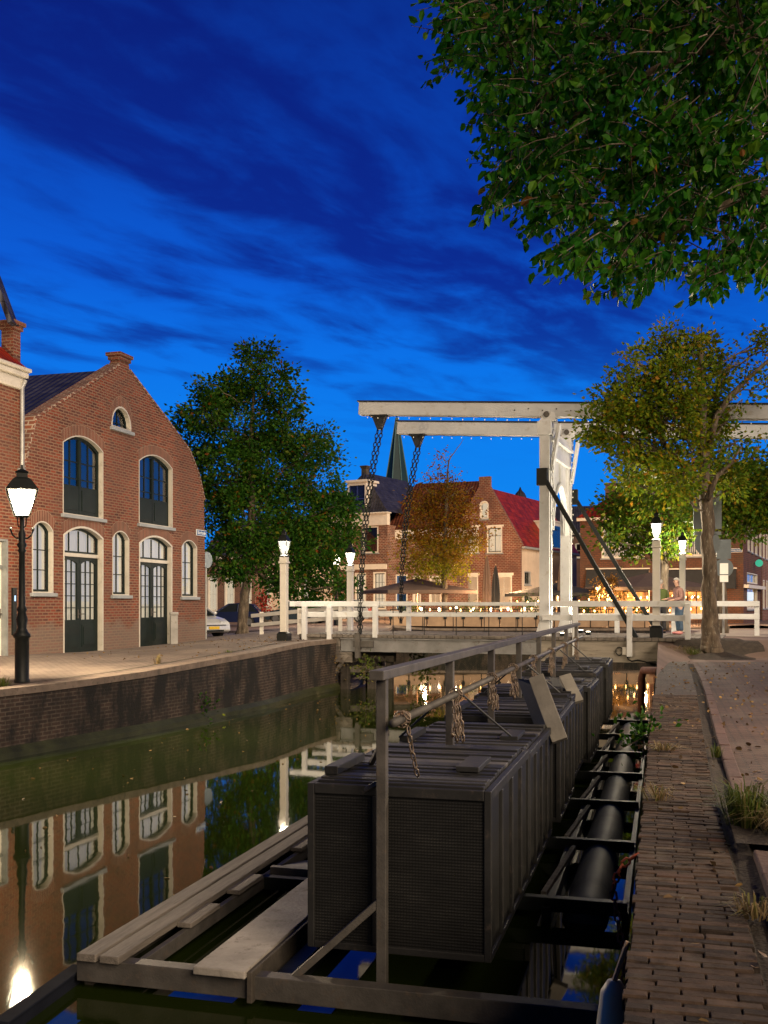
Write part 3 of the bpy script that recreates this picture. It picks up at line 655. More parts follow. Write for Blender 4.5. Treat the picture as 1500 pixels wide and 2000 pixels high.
# ---------------------------------------------------------------- drawbridge
BA = R(20); BE = (math.cos(BA), -math.sin(BA)); BC = (math.sin(BA), math.cos(BA)); DZ = .5
fB = Fac((4.75, 30.5), BE, DZ)
def fBy(y): return Fac((4.75+BC[0]*y, 30.5+BC[1]*y), BE, DZ)
def BL(x, y, z=0): return Vector((4.75+BE[0]*x+BC[0]*y, 30.5+BE[1]*x+BC[1]*y, DZ+z))
br = thing('drawbridge', 'white wooden drawbridge with two raised balance beams over the canal', 'bridge', (4.75, 30.5, DZ), -BA)
XL = fB.at(588, 1240)[0]; XJ = fB.at(668, 1240)[0]; XT = fB.at(1052, 1240)[0]; XR = 4.9
pk = MB(); x = XL
while x < XR:
    w = .19; pk.box(x, x+w-.012, -.18+random.uniform(-.015, .015), 4.15, -.1, random.uniform(-.006, .004)); x += w
pk.build('deck', TIMBER, br, bev=.006)
MB().box(XJ, XT-.05, -.1, .0, -.52, -.11).box(XJ, XT-.05, -.16, .02, -.15, -.115).box(XJ, XT-.05, -.16, .02, -.54, -.51).build('girder', M('grey_girder', (.2, .2, .205), .5, .3, var=.25, sc=2, bp=.15, spots=(.13, .11, .1)), br)
MB().box(XJ, XT-.05, 3.9, 4.05, -.52, -.11).build('girder', DSTEEL, br)
MB().box(XT, 3.35, -.12, .1, -.72, -.11).build('edge_beam', M('pale_edge_beam', (.26, .23, .19), .8, var=.35, sc=2, bp=.3, stretch=(.4, 3, 3), spots=(.15, .12, .09)), br)
MB().box(XL, XJ-.02, -.12, .12, -.55, -.11).build('edge_beam', TIMBER, br)
un = MB()
for y in (.9, 2.0, 3.1): un.box(XL, XR-2.4, y-.1, y+.1, -.45, -.11)
un.build('joists', DTIMBER, br)
q = fB.at(703, 1250)[0]
MB().box(q-.08, q+.08, -.24, -.1, -.75, .05).box(q-.16, q+.5, -.175, -.1, -.4, -.2).build('chain_bracket', STEEL, br)
# posts of the gate
for k, y in enumerate((0, 3.42)):
    pb = MB().box(-.15, .15, y, y+.4, 0, 5.98).box(-.21, .21, y-.05, y+.45, 5.98, 6.38)
    pb.add([(-.15, y, 0), (-.15, y, .45), (-.28, y, 0), (-.15, y+.4, 0), (-.15, y+.4, .45), (-.28, y+.4, 0)], [(0, 1, 2), (3, 5, 4), (1, 4, 5, 2), (0, 2, 5, 3)])
    pb.prism([(-.18, 6.38), (.34, 6.38), (.3, 6.62), (.12, 6.68), (-.02, 6.58)], y+.02, y+.38)
    pb.hexa([(.15, y+.06, 4.9), (.23, y+.06, 4.9), (.23, y+.34, 4.9), (.15, y+.34, 4.9)], [(.36, y+.06, 6.3), (.46, y+.06, 6.3), (.46, y+.34, 6.3), (.36, y+.34, 6.3)])
    pb.box(.155, .19, y+.1, y+.3, .0, 4.9)
    pb.build('gate_post', WHITE, br, bev=.012)
po = MB().prism([(.42, 5.42), (3.4, 5.42), (3.4, 6.2), (.42, 6.2)], -.16, -.06).prism([(.42, 5.86), (3.4, 5.86), (3.4, 5.95), (.42, 5.95)], -.3, -.16).prism([(.4, 5.36), (3.42, 5.36), (3.42, 5.44), (.4, 5.44)], -.22, -.03)
og = [(.62, 3.2), (.75, 3.75), (1.1, 4.3), (1.55, 4.62), (1.91, 4.72), (2.27, 4.62), (2.72, 4.3), (3.07, 3.75), (3.2, 3.2)]
po.prism([(.41, 3.2)]+og+[(3.41, 3.2), (3.41, 5.36), (.41, 5.36)], -.1, .0)
for a in (.62, 1.88, 3.12): po.box(a, a+.08, -.16, -.1, 4.75 if a == 1.88 else 3.4, 5.36)
for a, b_ in zip(og[:-1], og[1:]): po.bar((a[0], -.12, a[1]), (b_[0], -.12, b_[1]), .12, .09)
o = po.build('portal', WHITE, br, bev=.008); o.rotation_euler = (0, 0, PI/2)
# balance beams
for y, pl, pr, hh in ((.03, (700, 797), (1480, 804), .4), (3.45, (775, 835), (1480, 842), .42)):
    f = fBy(y); a = f.at(*pl); b_ = f.at(*pr); sl = (b_[1]-a[1])/(b_[0]-a[0]); xe = 9.5; ze = a[1]+sl*(xe-a[0])
    bb = MB().bar((a[0], y+.17, a[1]), (xe, y+.17, ze), .34, hh, up=(0, 0, 1))
    o = bb.build('balance_beam', BEAMW, br, bev=.015)
    MB().bar((a[0]-.04, y+.17, a[1]+hh/2+.025), (xe, y+.17, ze+hh/2+.025), .38, .045).build('capping', DSTEEL, o)
    for xx in (.35, 1.0, 2.0): pass
    for i in range(7):
        xx = -.9+i*.42; zz = a[1]+sl*(xx-a[0]); MB().tube([(xx, y-.012, zz-.02+.05*(i % 2)), (xx, y+.01, zz-.02+.05*(i % 2))], .022, 6).build('bolt', STEEL, o)
    MB().tube([(.06, y-.05, 6.58), (.06, y+.1, 6.58)], .09, 10).build('pivot', STEEL, o)
    hx = f.at(738 if y < 1 else 813, 815)[0]; hz = a[1]+sl*(hx-a[0])-hh/2
    hg = MB().prism([(hx-.24, hz), (hx+.24, hz), (hx+.06, hz-.44), (hx-.06, hz-.44)], y+.06, y+.28).box(hx-.3, hx+.3, y+.0, y+.34, hz-.035, hz+.002)
    hg.build('hanger_plate', DSTEEL, o)
    # chains in two strands
    tx, ty = (704, 1236) if y < 1 else (783, 1216); ff = fBy(-.17 if y < 1 else 4.0); e = ff.at(tx, ty)
    for dx in (-.06, .08):
        A_ = Vector((hx+dx, y+.17, hz-.42)); B_ = Vector((e[0]+dx*.4, -.2 if y < 1 else 4.0, e[1])); cm = MB(); n = int((B_-A_).length/.135)
        for i in range(n):
            t = i/n; t2 = (i+1.25)/n; P = A_.lerp(B_, t); Q = A_.lerp(B_, t2); sag = lambda t: Vector((-.18*4*t*(1-t), 0, 0))
            P = P+sag(t); Q = Q+sag(min(1, t2)); ax = (Q-P).normalized(); sd = ax.cross(Vector((0, 1, 0)) if i % 2 else Vector((1, 0, 0))).normalized()
            ln = (Q-P).length; ring = []
            for k in range(8):
                th = 2*PI*k/8; ring.append((P+Q)/2+ax*math.cos(th)*ln/2+sd*math.sin(th)*.052)
            ring.append(ring[0]); ring.append(ring[1]); cm.tube(ring, .017, 4, caps=False)
        cm.build('chain', IRON, br, smooth=True, uv=False)
# struts
for y, p0, p1 in ((-.1, (1060, 928), (1243, 1246)), (3.86, (1120, 968), (1283, 1232))):
    f = fBy(y); a = f.at(*p0); b_ = f.at(*p1)
    s_ = MB()
    for o_ in (-.055, .055): s_.bar((a[0], y+o_, a[1]), (b_[0], y+o_, b_[1]), .055, .12)
    s_.bar((a[0], y, a[1]), (b_[0], y, b_[1]), .08, .1)
    s_.box(a[0]-.17, a[0]+.14, y-.1, y+.1, a[1]-.3, a[1]+.2)
    s_.build('brace', IRON, br, bev=.006)
MB().bar(fB.at(1262, 1282)+(0,), fB.at(1283, 1312)+(0,), .12) if 0 else None
jb = thing('junction_box', 'small pale junction box with a looping cable on the right edge beam of the drawbridge', 'junction box', BL(fB.at(1226, 1262)[0], -.16, -.4), -BA)
MB().box(-.13, .13, -.05, .05, -.1, .12).build('box', FRAMEW, jb, bev=.01); MB().tube([(0, 0, -.1), (.02, 0, -.22), (.12, 0, -.28), (.3, 0, -.24), (.55, 0, -.3), (.8, 0, -.28)], .018, 6).tube([(-.22+.1*math.cos(k*.7), 0, .0+.12*math.sin(k*.7)) for k in range(10)], .018, 6).build('cable', IRON, jb)
a = fB.at(1255, 1276); MB().bar((a[0], .3, a[1]), (a[0]+.75, .3, a[1]-.85), .14, .14).build('brace', IRON, br)
# railings
def rail(par, x0, x1, y, z, h, t=.09, zz=None):
    MB().box(x0, x1, y-t/2, y+t/2, z-h/2, z+h/2).build('rail', WHITE, par, bev=.01)
def rpost(par, x, y, z0, z1, w=.15):
    MB().box(x-w/2, x+w/2, y-w/2, y+w/2, z0, z1).build('post', WHITE, par, bev=.012)
def bridge_rail(label, y, out):
    t = thing('railing', label, 'railing', BL(-1, y), -BA)
    X = lambda px: fBy(y).at(px, 1200)[0]+1
    sg = -1 if out else 1; ry = -.05*sg
    xa, xb, xc, xd = X(566 if out else 612), X(737 if out else 800), XT+.92, (X(1349) if out else 7.0)
    rail(t, xa, xb+.05, ry, .96, .17, .16); rail(t, xa+.45, xb, ry, .62, .17, .06)
    rail(t, xb+.06, xc, ry+.02, .96, .11, .1); rail(t, xb+.06, xc, ry+.02, .62, .11, .06)
    rail(t, XT+1.38, xd, ry, .965, .17, .14); rail(t, XT+1.12, xd, ry, .56, .17, .06)
    for px in ((596, 645) if out else (640, 683)): rpost(t, X(px), ry+.1*sg, -.5, .875)
    rpost(t, xb-.05, ry+.1*sg, -.1, .87)
    for x in ((X(1124), X(1230)) if out else (2.6, 4.4)): rpost(t, x, ry+.1*sg, -.55 if out else 0, .875)
    rpost(t, xd-.08, ry+.06*sg, -.4 if out else -.1, .98)
    for i in range(5):
        x = xb+.5+(xc-xb-.9)*i/4; MB().box(x-.011, x+.011, ry+.0, ry+.022, -.0, .92).build('baluster', IRON, t)
bridge_rail('near white railing of the drawbridge, facing the cage raft', -.12, True)
bridge_rail('far white railing of the drawbridge, on its terrace side', 4.05, False)
# approach rail at the left far corner
t = thing('railing', 'low white fence slanting away from the left end of the drawbridge', 'railing', (-4.9, 39.6, gz(-4.9, 39.6)))
A_ = Vector((0, 0, 0)); e_ = BL(XL-.1, 4.0)-Vector((-4.9, 39.6, gz(-4.9, 39.6))); B_ = Vector((e_.x, e_.y, .35))
for z in (.72, .36): MB().bar(A_+Vector((-.2, 0, z)), B_+Vector((0, 0, z)), .07, .14).build('rail', WHITE2, t, bev=.008)
for k in (.06, .5, .95):
    p = A_.lerp(B_, k); MB().box(p.x-.07, p.x+.07, p.y-.1, p.y+.04, -.1, p.z+.85).build('post', WHITE2, t, bev=.01)
# trestle under the left end
tp = BL(fB.at(660, 1280)[0], .1, 0)
t = thing('bridge_trestle', 'weathered timber trestle carrying the left end of the drawbridge', 'bridge support', (tp.x, tp.y, WZ), -BA)
H0 = DZ-.56-WZ
MB().box(-.5, .55, -.25, .15, H0-.33, H0-.0).build('cap_beam', TIMBER, t, bev=.02)
MB().box(.6, 1.7, .4, .7, H0-.33, H0).box(-.3, .1, .15, 3.8, H0-.3, H0-.02).build('cross_beam', DTIMBER, t, bev=.02)
for (x, y, w, l) in ((-.2, -.05, .3, 1), (.22, .0, .26, 0), (1.5, .6, .22, 0), (-.2, 3.4, .3, 0), (.95, .55, .3, 0), (.6, 2.2, .24, 0)):
    MB().box(x-w/2, x+w/2, y-w/2, y+w/2, -2, H0-.33).build('pile', TIMBER if l else DTIMBER, t, bev=.02)
MB().bar((-.4, -.2, .62), (2.2, 1.0, .62), .12, .2).bar((-.1, -.2, .5), (.4, -.22, 1.1), .1, .12).build('waling', TIMBER, t, bev=.015)
# fairy strings along the beams
def string(label, pts, n, mat, r=.022, cat='string lights', group=None, wire=IRON, drop=.07):
    t = thing('string_light', label, cat, pts[0], 0, group); P = [Vector(p)-Vector(pts[0]) for p in pts]
    MB().tube(P, .008, 4).build('wire', wire, t, uv=False)
    seg = [0]
    for a, b_ in zip(P[:-1], P[1:]): seg.append(seg[-1]+(b_-a).length)
    proto = None
    for i in range(n):
        s_ = seg[-1]*(i+.5)/n; k = max(j for j in range(len(P)-1) if seg[j] <= s_); p = P[k].lerp(P[k+1], (s_-seg[k])/max(1e-6, seg[k+1]-seg[k]))
        if proto is None:
            proto = MB().ball((0, 0, -drop), r, 6, (1, 1, 1.5)).build('bulb', mat, t, smooth=True, uv=False); o = proto
        else: o = proto.copy(); COL.objects.link(o)
        o.location = p
    return t
for y, pl, pr, lb in ((.05, (708, 811), (1480, 822), 'string of tiny lights under the near balance beam'), (3.45, (780, 849), (1480, 860), 'string of tiny lights under the far balance beam')):
    f = fBy(y); a = f.at(*pl); b_ = f.at(*pr); pts = []
    for i in range(33): pts.append(BL(a[0]+(b_[0]-a[0])*i/32, y, a[1]+(b_[1]-a[1])*i/32-.02*(i % 2)))
    string(lb, pts, 34, FAIRY, .016)
pts = [BL(.26+.03*math.sin(i*2.1), -.06+.0*i, 6.3-.19*i) for i in range(22)]; string('string of tiny lights winding down the near gate post', pts, 22, FAIRY, .016)
pts = [BL(.26+.03*math.sin(i*1.7), 3.36, 6.3-.2*i) for i in range(18)]; string('string of tiny lights winding down the far gate post', pts, 18, FAIRY, .016)
# uplights at the foot of the gate posts
PW = 3.0
def point(name, loc, w, col=(1, .78, .5), r=.1):
    l = bpy.data.lights.new(name, 'POINT'); l.energy = w*PW; l.color = col; l.shadow_soft_size = r
    o = bpy.data.objects.new(name, l); COL.objects.link(o); o.location = loc; return o
def spot(name, loc, to, w, ang=70, col=(1, .85, .6), r=.05):
    l = bpy.data.lights.new(name, 'SPOT'); l.energy = w; l.color = col; l.spot_size = R(ang); l.spot_blend = .6; l.shadow_soft_size = r
    o = bpy.data.objects.new(name, l); COL.objects.link(o); o.location = loc; o.rotation_euler = (Vector(to)-Vector(loc)).to_track_quat('-Z', 'Y').to_euler(); return o
for k, (x, y, lb) in enumerate(((.5, .25, 'small floodlight on the deck at the near gate post'), (.5, 3.6, 'small floodlight on the deck at the far gate post'))):
    p = BL(x, y, 0); t = thing('floodlight', lb, 'floodlight', p, -BA)
    MB().box(-.07, .07, -.1, .1, 0, .1).build('housing', IRON, t, bev=.01); MB().box(-.055, .055, -.08, .08, .1005, .106).build('lens', emat('flood_lens', (1, .88, .65), 25), t)
    spot('post_uplight', BL(x, y, .16), BL(.12, y, 4.0), 600, 75)
spot('portal_uplight', BL(1.0, 1.9, .2), BL(.0, 1.9, 5.4), 700, 60)
p = BL(1.0, 1.9, 0); t = thing('floodlight', 'small floodlight on the middle of the deck below the portal', 'floodlight', p, -BA)
MB().box(-.07, .07, -.1, .1, 0, .1).build('housing', IRON, t, bev=.01); MB().box(-.055, .055, -.08, .08, .1005, .106).build('lens', emat('flood_lens_middle', (1, .88, .65), 25), t)

# ---------------------------------------------------------------- lamps
def lantern(par, z, s=1.0, glass=LGLASS, sh=None):
    n = 4; V0 = len(COL.objects); sh = sh or s
    b_ = MB().lathe([(.11*s, z), (.12*s, z+.03*sh)], 4).lathe([(.27*s, z+.5*sh), (.29*s, z+.52*sh), (.27*s, z+.55*sh), (.16*s, z+.72*sh), (.1*s, z+.76*sh), (.1*s, z+.84*sh), (.12*s, z+.86*sh), (.03*s, z+.92*sh), (.02*s, z+1.0*sh)], 4)
    for k in range(4):
        t = 2*PI*(k+.5)/4; b_.bar((.12*s*math.cos(t), .12*s*math.sin(t), z+.03*sh), (.26*s*math.cos(t), .26*s*math.sin(t), z+.5*sh), .022*s)
    o = b_.build('lantern', IRON, par)
    MB().lathe([(.115*s, z+.035*sh), (.245*s, z+.495*sh)], 4).build('glass', glass, o)
    MB().ball((0, 0, z+.27*s), .05*s, 8, (1, 1, 1.8)).build('lamp_bulb', emat('street_bulb', (1, .85, .6), 40), o)
    return o
def iron_lamp(loc, rz, label, watts, s=1.45, glass=LGLASS, ks=1.055):
    t = thing('street_lamp', label, 'street lamp', loc, rz)
    MB().lathe([(.15, -.05), (.15, .05), (.135, .07), (.135, .8), (.16, .83), (.17, .87), (.12, .92), (.085, 1.0), (.11, 1.15), (.075, 1.28), (.1, 1.33), (.065, 1.4), (.055, 2.35), (.085, 2.4), (.06, 2.43), (.1, 2.5), (.06, 2.55), (.07, 2.7), (.04, 2.78), (.04, 3.0)], 14).build('column', IRON, t, smooth=True, bev=0)
    a = MB()
    for sx in (-1, 1): a.tube([(0, 0, 2.62), (sx*.1, 0, 2.62), (sx*.17, 0, 2.68), (sx*.2, 0, 2.76)], .016, 6).ball((sx*.2, 0, 2.79), .035, 6)
    for k in range(4):
        th = 2*PI*(k+.5)/4; a.tube([(0, 0, 2.8), (.1*math.cos(th), .1*math.sin(th), 2.84), (.12*math.cos(th), .12*math.sin(th), 3.0)], .011, 5)
    a.build('scrolls', IRON, t)
    lantern(t, 3.0, s, glass, .95)
    for ch in kids(t): ch.scale = (1, 1, ks)
    point('lamp_light', Vector(loc)+Vector((0, 0, (3.0+.27)*ks)), watts)
    return t
LAMPX = (-6.93, 19.7)
iron_lamp((*LAMPX, gz(*LAMPX)), R(20), 'black cast iron street lamp glowing on the left quay edge', 3400)
def post_lamp(px, Y, zb, ztop, label, watts, glass=LGLASS, blackbase=True):
    x = (px-750)*Y/F; t = thing('lamp_post', label, 'lamp post', (x, Y, zb), R(-18)); h = ztop-zb; ph = h-.75
    MB().box(-.105, .105, -.105, .105, .35 if blackbase else -.1, ph-.28).box(-.14, .14, -.14, .14, ph-.28, ph-.22).box(-.115, .115, -.115, .115, ph-.22, ph-.08).build('post', WHITE2, t, bev=.015); MB().lathe([(.17, ph-.08), (.17, ph-.05), (.09, ph)], 4).build('collar', IRON, t)
    if blackbase: MB().box(-.18, .18, -.18, .18, -.15, .32).lathe([(.254, .32), (.16, .38)], 4).build('base', IRON, t, bev=.02)
    lantern(t, ph, .8, glass); point('post_lamp_light', (x, Y, zb+ph+.2), watts, (1, .84, .6)); return t
post_lamp(555, 32.0, .22, 3.75, 'square white lamp post with black foot at the left near end of the drawbridge', 330, LGLASS2)
post_lamp(684, 38.5, .45, 3.7, 'square white lamp post at the left far end of the drawbridge', 420, LGLASS3, False)
post_lamp(1282, 29.5, .47, 4.1, 'square white lamp post with black foot at the right near end of the drawbridge', 650, LGLASS3)
post_lamp(1333, 36.8, .46, 4.05, 'square white lamp post behind the person in pink at the right far end', 650, LGLASS3, False)
p = D(657, 1113, 54); iron_lamp((p.x, p.y, gz(p.x, p.y)), .3, 'street lamp shining through the leaves beyond the left end of the drawbridge', 1600)
# lamps out of the frame that light the right quay
for a, d, w in ((2.9, -3.0, 260), (3.9, 11.5, 1300)):
    p = CF(a, d); iron_lamp((p.x, p.y, .06), .3, 'street lamp standing behind the photographer on the right quay' if d < 0 else 'street lamp on the right pavement, under the big tree', w)

# ---------------------------------------------------------------- cage raft
RO = CF(-2.2, 7, WZ)
rf = thing('cage_raft', 'long low steel and plank raft with a handrail, moored along the right quay', 'raft', RO, -CA)
OFF = (2.2, -7, -WZ)
PD = [6.7, 9.0, 11.3, 13.58, 15.85, 18.1, 20.5, 23.0]
def rp(name, mat, fn, bev=.006, par=None, **k):
    m = MB(OFF); fn(m); return m.build(name, mat, par or rf, bev=bev, **k)
rp('front_beam', STEEL, lambda m: m.box(-4.02, -.32, 6.5, 6.62, -1.19, -1.03).box(-4.02, -.32, 6.62, 6.7, -1.19, -1.17))
for a0, a1 in ((-3.99, -3.84), (-3.81, -3.66)):
    d = 6.45
    for ln in (5.0, 5.0, 5.0, 3.6): rp('side_plank', TIMBER2, lambda m: m.box(a0, a1, d, d+ln-.015, -1.03, -.975+random.uniform(-.004, .004))); d += ln
rp('stringer', STEEL, lambda m: m.box(-4.02, -3.95, 6.6, 25, -1.3, -1.035).box(-3.62, -3.57, 6.62, 25, -1.16, -1.05))
rp('stringer', IRON, lambda m: m.box(-2.62, -2.5, 6.62, 25, -1.25, -1.1))
rp('stringer', IRON, lambda m: m.box(-1.0, -.92, 8.9, 25, -1.25, -1.12))
rp('stringer', IRON, lambda m: m.box(-.33, -.27, 8.9, 25, -1.24, -1.12))
for i, d in enumerate(PD[1:]): rp('cross_beam', IRON, lambda m: m.box(-3.6, -.28, d-.05, d+.05, -1.17, -1.05))
rp('cross_plate', STEEL, lambda m: m.add([(-3.55, 9.2, -1.02), (-2.6, 9.2, -1.02), (-2.7, 9.9, -1.12), (-3.5, 9.9, -1.12)], [(0, 1, 2, 3)]).box(-3.58, -2.6, 9.12, 9.2, -1.14, -1.0))
for x in (7.35, 8.3, 9.9, 11.4, 13): rp('cleat', TIMBER2, lambda m: m.box(-3.66, -3.54, x, x+.55, -1.04, -1.0))
rp('wide_board', PLANK, lambda m: m.box(-3.08, -2.7, 6.42, 10.4, -1.03, -.975), .008)
rp('board_skirt', DTIMBER, lambda m: m.box(-2.7, -2.66, 6.45, 10.4, -1.2, -.99))
# floats
FLOATM = M('grey_plastic', (.06, .07, .085), .6, var=.3, sc=2, bp=.05, spots=(.1, .1, .09), spec=.3)
dd = PD[1:]+[25]
pp = [(8.95, .12), (9.0, .2)]
for x in range(1, 64): pp.append((9.0+x*.25, .205+(.012 if x % 8 == 4 else 0)+random.uniform(-.003, .003)))
rp('float', FLOATM, lambda m: m.tube([(-.64, d_, -1.29) for d_, r_ in pp], [r_ for d_, r_ in pp], 20), 0, smooth=True)
for a, b_ in zip(dd[:-1], dd[1:]):
    rp('float', FLOATM, lambda m: m.tube([(-3.3, a+.1, -1.36), (-3.3, a+.25, -1.36), (-3.3, b_-.25, -1.36), (-3.3, b_-.1, -1.36)], [.1, .2, .2, .1], 14), 0, smooth=True)
    rp('side_arm', TIMBER, lambda m: m.bar((-1.02, a+.25, -1.12), (-.9, b_-.2, -1.12), .05, .08))
# handrail
for d in PD: rp('post', STEEL, lambda m: m.box(-1.855, -1.785, d-.035, d+.035, -1.15, 1.0))
rp('top_rail', STEEL, lambda m: m.box(-1.87, -1.77, 6.55, 23.6, .985, 1.05))
rp('pipe_rail', STEEL, lambda m: m.tube([(-1.72, 6.6, .7), (-1.72, 23.5, .74)], .03, 10), 0, smooth=True)
rp('brace', STEEL, lambda m: m.bar((-1.82, 6.7, -.5), (-2.45, 6.6, -1.08), .05))
rp('brace', STEEL, lambda m: m.bar((-1.8, 6.75, .62), (-2.5, 8.4, -.1), .035).bar((-1.82, 6.78, .3), (-2.35, 7.0, -.02), .035))
for d in (9.0, 13.58, 18.1, 20.5): rp('brace', DSTEEL, lambda m: m.bar((-1.72, d+.05, .68), (-1.3, d+.2, .3), .02).bar((-1.85, d+.05, .68), (-2.35, d+.25, .25), .02))
# floating boom at the near left corner
p = CF(-4.1, 6.5, WZ)
t = thing('floating_boom', 'dark steel boom floating off the near left corner of the raft', 'boom', p, -CA+R(4)); BOOM = M('dark_boom_paint', (.012, .014, .022), .9, var=.3, bp=.1, spec=.05)
MB().box(-.045, .045, -.85, .2, -.12, .08).box(-.06, .06, -.85, .2, .08, .1).build('beam', BOOM, t, bev=.006)
# cages
def mesh_mat():
    m, nt, b = nodes('cage_mesh')
    tc = N(nt, 'ShaderNodeTexCoord'); sp = N(nt, 'ShaderNodeSeparateXYZ'); L(nt, tc.outputs['UV'], sp.inputs[0])
    def wv(o, f):
        a = N(nt, 'ShaderNodeMath', operation='MULTIPLY'); L(nt, o, a.inputs[0]); a.inputs[1].default_value = f
        s = N(nt, 'ShaderNodeMath', operation='SINE'); L(nt, a.outputs[0], s.inputs[0]); return s.outputs[0]
    mx = N(nt, 'ShaderNodeMath', operation='MULTIPLY_ADD'); L(nt, wv(sp.outputs[1], 2*PI/.021), mx.inputs[0]); mx.inputs[1].default_value = 1.0; my = N(nt, 'ShaderNodeMath', operation='MULTIPLY'); L(nt, wv(sp.outputs[0], 2*PI/.021), my.inputs[0]); my.inputs[1].default_value = .35; L(nt, my.outputs[0], mx.inputs[2])
    n = N(nt, 'ShaderNodeTexNoise', Scale=3.0, Detail=8.0, Roughness=.7); mp = N(nt, 'ShaderNodeMapping'); mp.inputs['Scale'].default_value = (.5, 1.2, 1); L(nt, tc.outputs['UV'], mp.inputs[0]); L(nt, mp.outputs[0], n.inputs['Vector'])
    wire = ramp(nt, n.outputs[0], [(.32, (.004, .004, .004)), (.5, (.016, .016, .0158)), (.7, (.055, .053, .05))])
    hole = ramp(nt, n.outputs[0], [(.3, (.003, .003, .003)), (.75, (.011, .011, .0105))])
    k = ramp(nt, mx.outputs[0], [(.55, (0, 0, 0)), (.8, (1, 1, 1))])
    L(nt, mixc(nt, k.outputs[0], hole.outputs[0], wire.outputs[0]), b.inputs['Base Color'])
    b.inputs['Roughness'].default_value = .55; b.inputs['Metallic'].default_value = .2; bump(nt, b, mx.outputs[0], .25, .003)
    return m
CAGEM = mesh_mat(); SLAT0 = M('dark_slats', (.015, .015, .0155), .6, .1, var=.5, sc=3, bs=30, bp=.3, stretch=(.6, 4, 1), spots=(.055, .052, .048))
def slat_mat():
    m, nt, b = nodes('cage_lid_slats'); g = N(nt, 'ShaderNodeNewGeometry'); r = ramp(nt, g.outputs['Random Per Island'], [(0, (.004, .004, .005)), (.65, (.013, .013, .014)), (.88, (.035, .034, .032)), (1, (.085, .08, .075))])
    tc = N(nt, 'ShaderNodeTexCoord'); mp = N(nt, 'ShaderNodeMapping'); mp.inputs['Scale'].default_value = (1, 8, 1); L(nt, tc.outputs['Object'], mp.inputs[0]); n = N(nt, 'ShaderNodeTexNoise', Scale=3.0, Detail=7.0, Roughness=.7); L(nt, mp.outputs[0], n.inputs['Vector'])
    k = ramp(nt, n.outputs[0], [(.3, (.4, .4, .4)), (.7, (1.6, 1.55, 1.5))]); L(nt, mixc(nt, 1.0, r.outputs[0], k.outputs[0], 'MULTIPLY'), b.inputs['Base Color']); b.inputs['Roughness'].default_value = .6; bump(nt, b, n.outputs[0], .4, .01); return m
SLAT = slat_mat()
CFRAME = M('cage_frame', (.015, .015, .0155), .6, .1, var=.35, sc=4, bp=.1, spots=(.05, .04, .035))
cl = [(6.83, 8.88, .236, -1.1, 'nearest fish cage on the raft, its big mesh end facing the viewer'),
      (9.12, 11.18, .17, -1.13, 'second fish cage from the near end of the raft, under the longer leaning lid'),
      (11.42, 13.46, .23, -1.08, 'third fish cage from the near end of the raft, under the shorter leaning lid'),
      (13.7, 15.72, .25, -1.14, 'fourth fish cage from the near end of the raft, just past the shorter leaning lid'),
      (15.98, 17.98, .2, -1.04, 'third fish cage from the drawbridge end of the raft'),
      (18.24, 20.36, .27, -1.1, 'second fish cage from the drawbridge end of the raft'),
      (20.62, 22.85, .29, -1.02, 'last fish cage on the raft, the one nearest the drawbridge')]
for i, (d0, d1, zt, a1, lb) in enumerate(cl):
    zb = zt-1.15; L_ = d1-d0; W_ = 1.3
    t = thing('fish_cage', lb, 'cage', CF(a1-W_/2, (d0+d1)/2, zb), -CA+R(random.uniform(-.4, .4)) if i else -CA, 'fish cages hanging in the raft')
    x0, x1, y0, y1, h = -W_/2, W_/2, -L_/2, L_/2, zt-zb; fr = MB(); w = .05
    for x in (x0, x1-w):
        for y in (y0, y1-w): fr.box(x, x+w, y, y+w, 0, h)
        for z in (0, h-.07): fr.box(x, x+w, y0+w, y1-w, z, z+.07 if z else .05)
    for y in (y0, y1-w):
        for z in (0, h-.07): fr.box(x0+w, x1-w, y, y+w, z, z+.07 if z else .05)
    for k in (1, 2, 3):
        y = y0+L_*k/4; fr.box(x1-.045, x1+.004, y-.03, y+.03, .05, h-.07).box(x0-.004, x0+.045, y-.03, y+.03, .05, h-.07)
    fr.box(x0+.47, x0+.53, y0-.004, y0+.04, .05, h-.07)
    fr.build('frame', CFRAME, t, bev=.006)
    for nm, q in (('end_mesh', ((x0+w, y0+.02), (x1-w, y0+.02))), ('end_mesh', ((x1-w, y1-.02), (x0+w, y1-.02))), ('side_mesh', ((x1-.02, y0+w), (x1-.02, y1-w))), ('side_mesh', ((x0+.02, y1-w), (x0+.02, y0+w)))):
        MB().add([(q[0][0], q[0][1], .05), (q[1][0], q[1][1], .05), (q[1][0], q[1][1], h-.07), (q[0][0], q[0][1], h-.07)], [(0, 1, 2, 3)]).build(nm, CAGEM, t)
    ld = MB(); y = y0+.06
    while y < y1-.12:
        ww = random.choice((.05, .07, .1, .13)); ld.box(x0+.06, x1-.06, y, min(y+ww, y1-.06), h-.02, h+.01+random.uniform(0, .025)); y += ww+.015
    ld.build('lid', SLAT, t, bev=.005)
    MB().box(x1-.35, x1-.18, y0+.55, y0+1.1, h+.03, h+.07).build('handle_block', CFRAME, t, bev=.006); MB().box(x0+.06, x0+.16, y0+.2, y0+.9, h+.03, h+.09).build('handle_block', CFRAME, t, bev=.006)
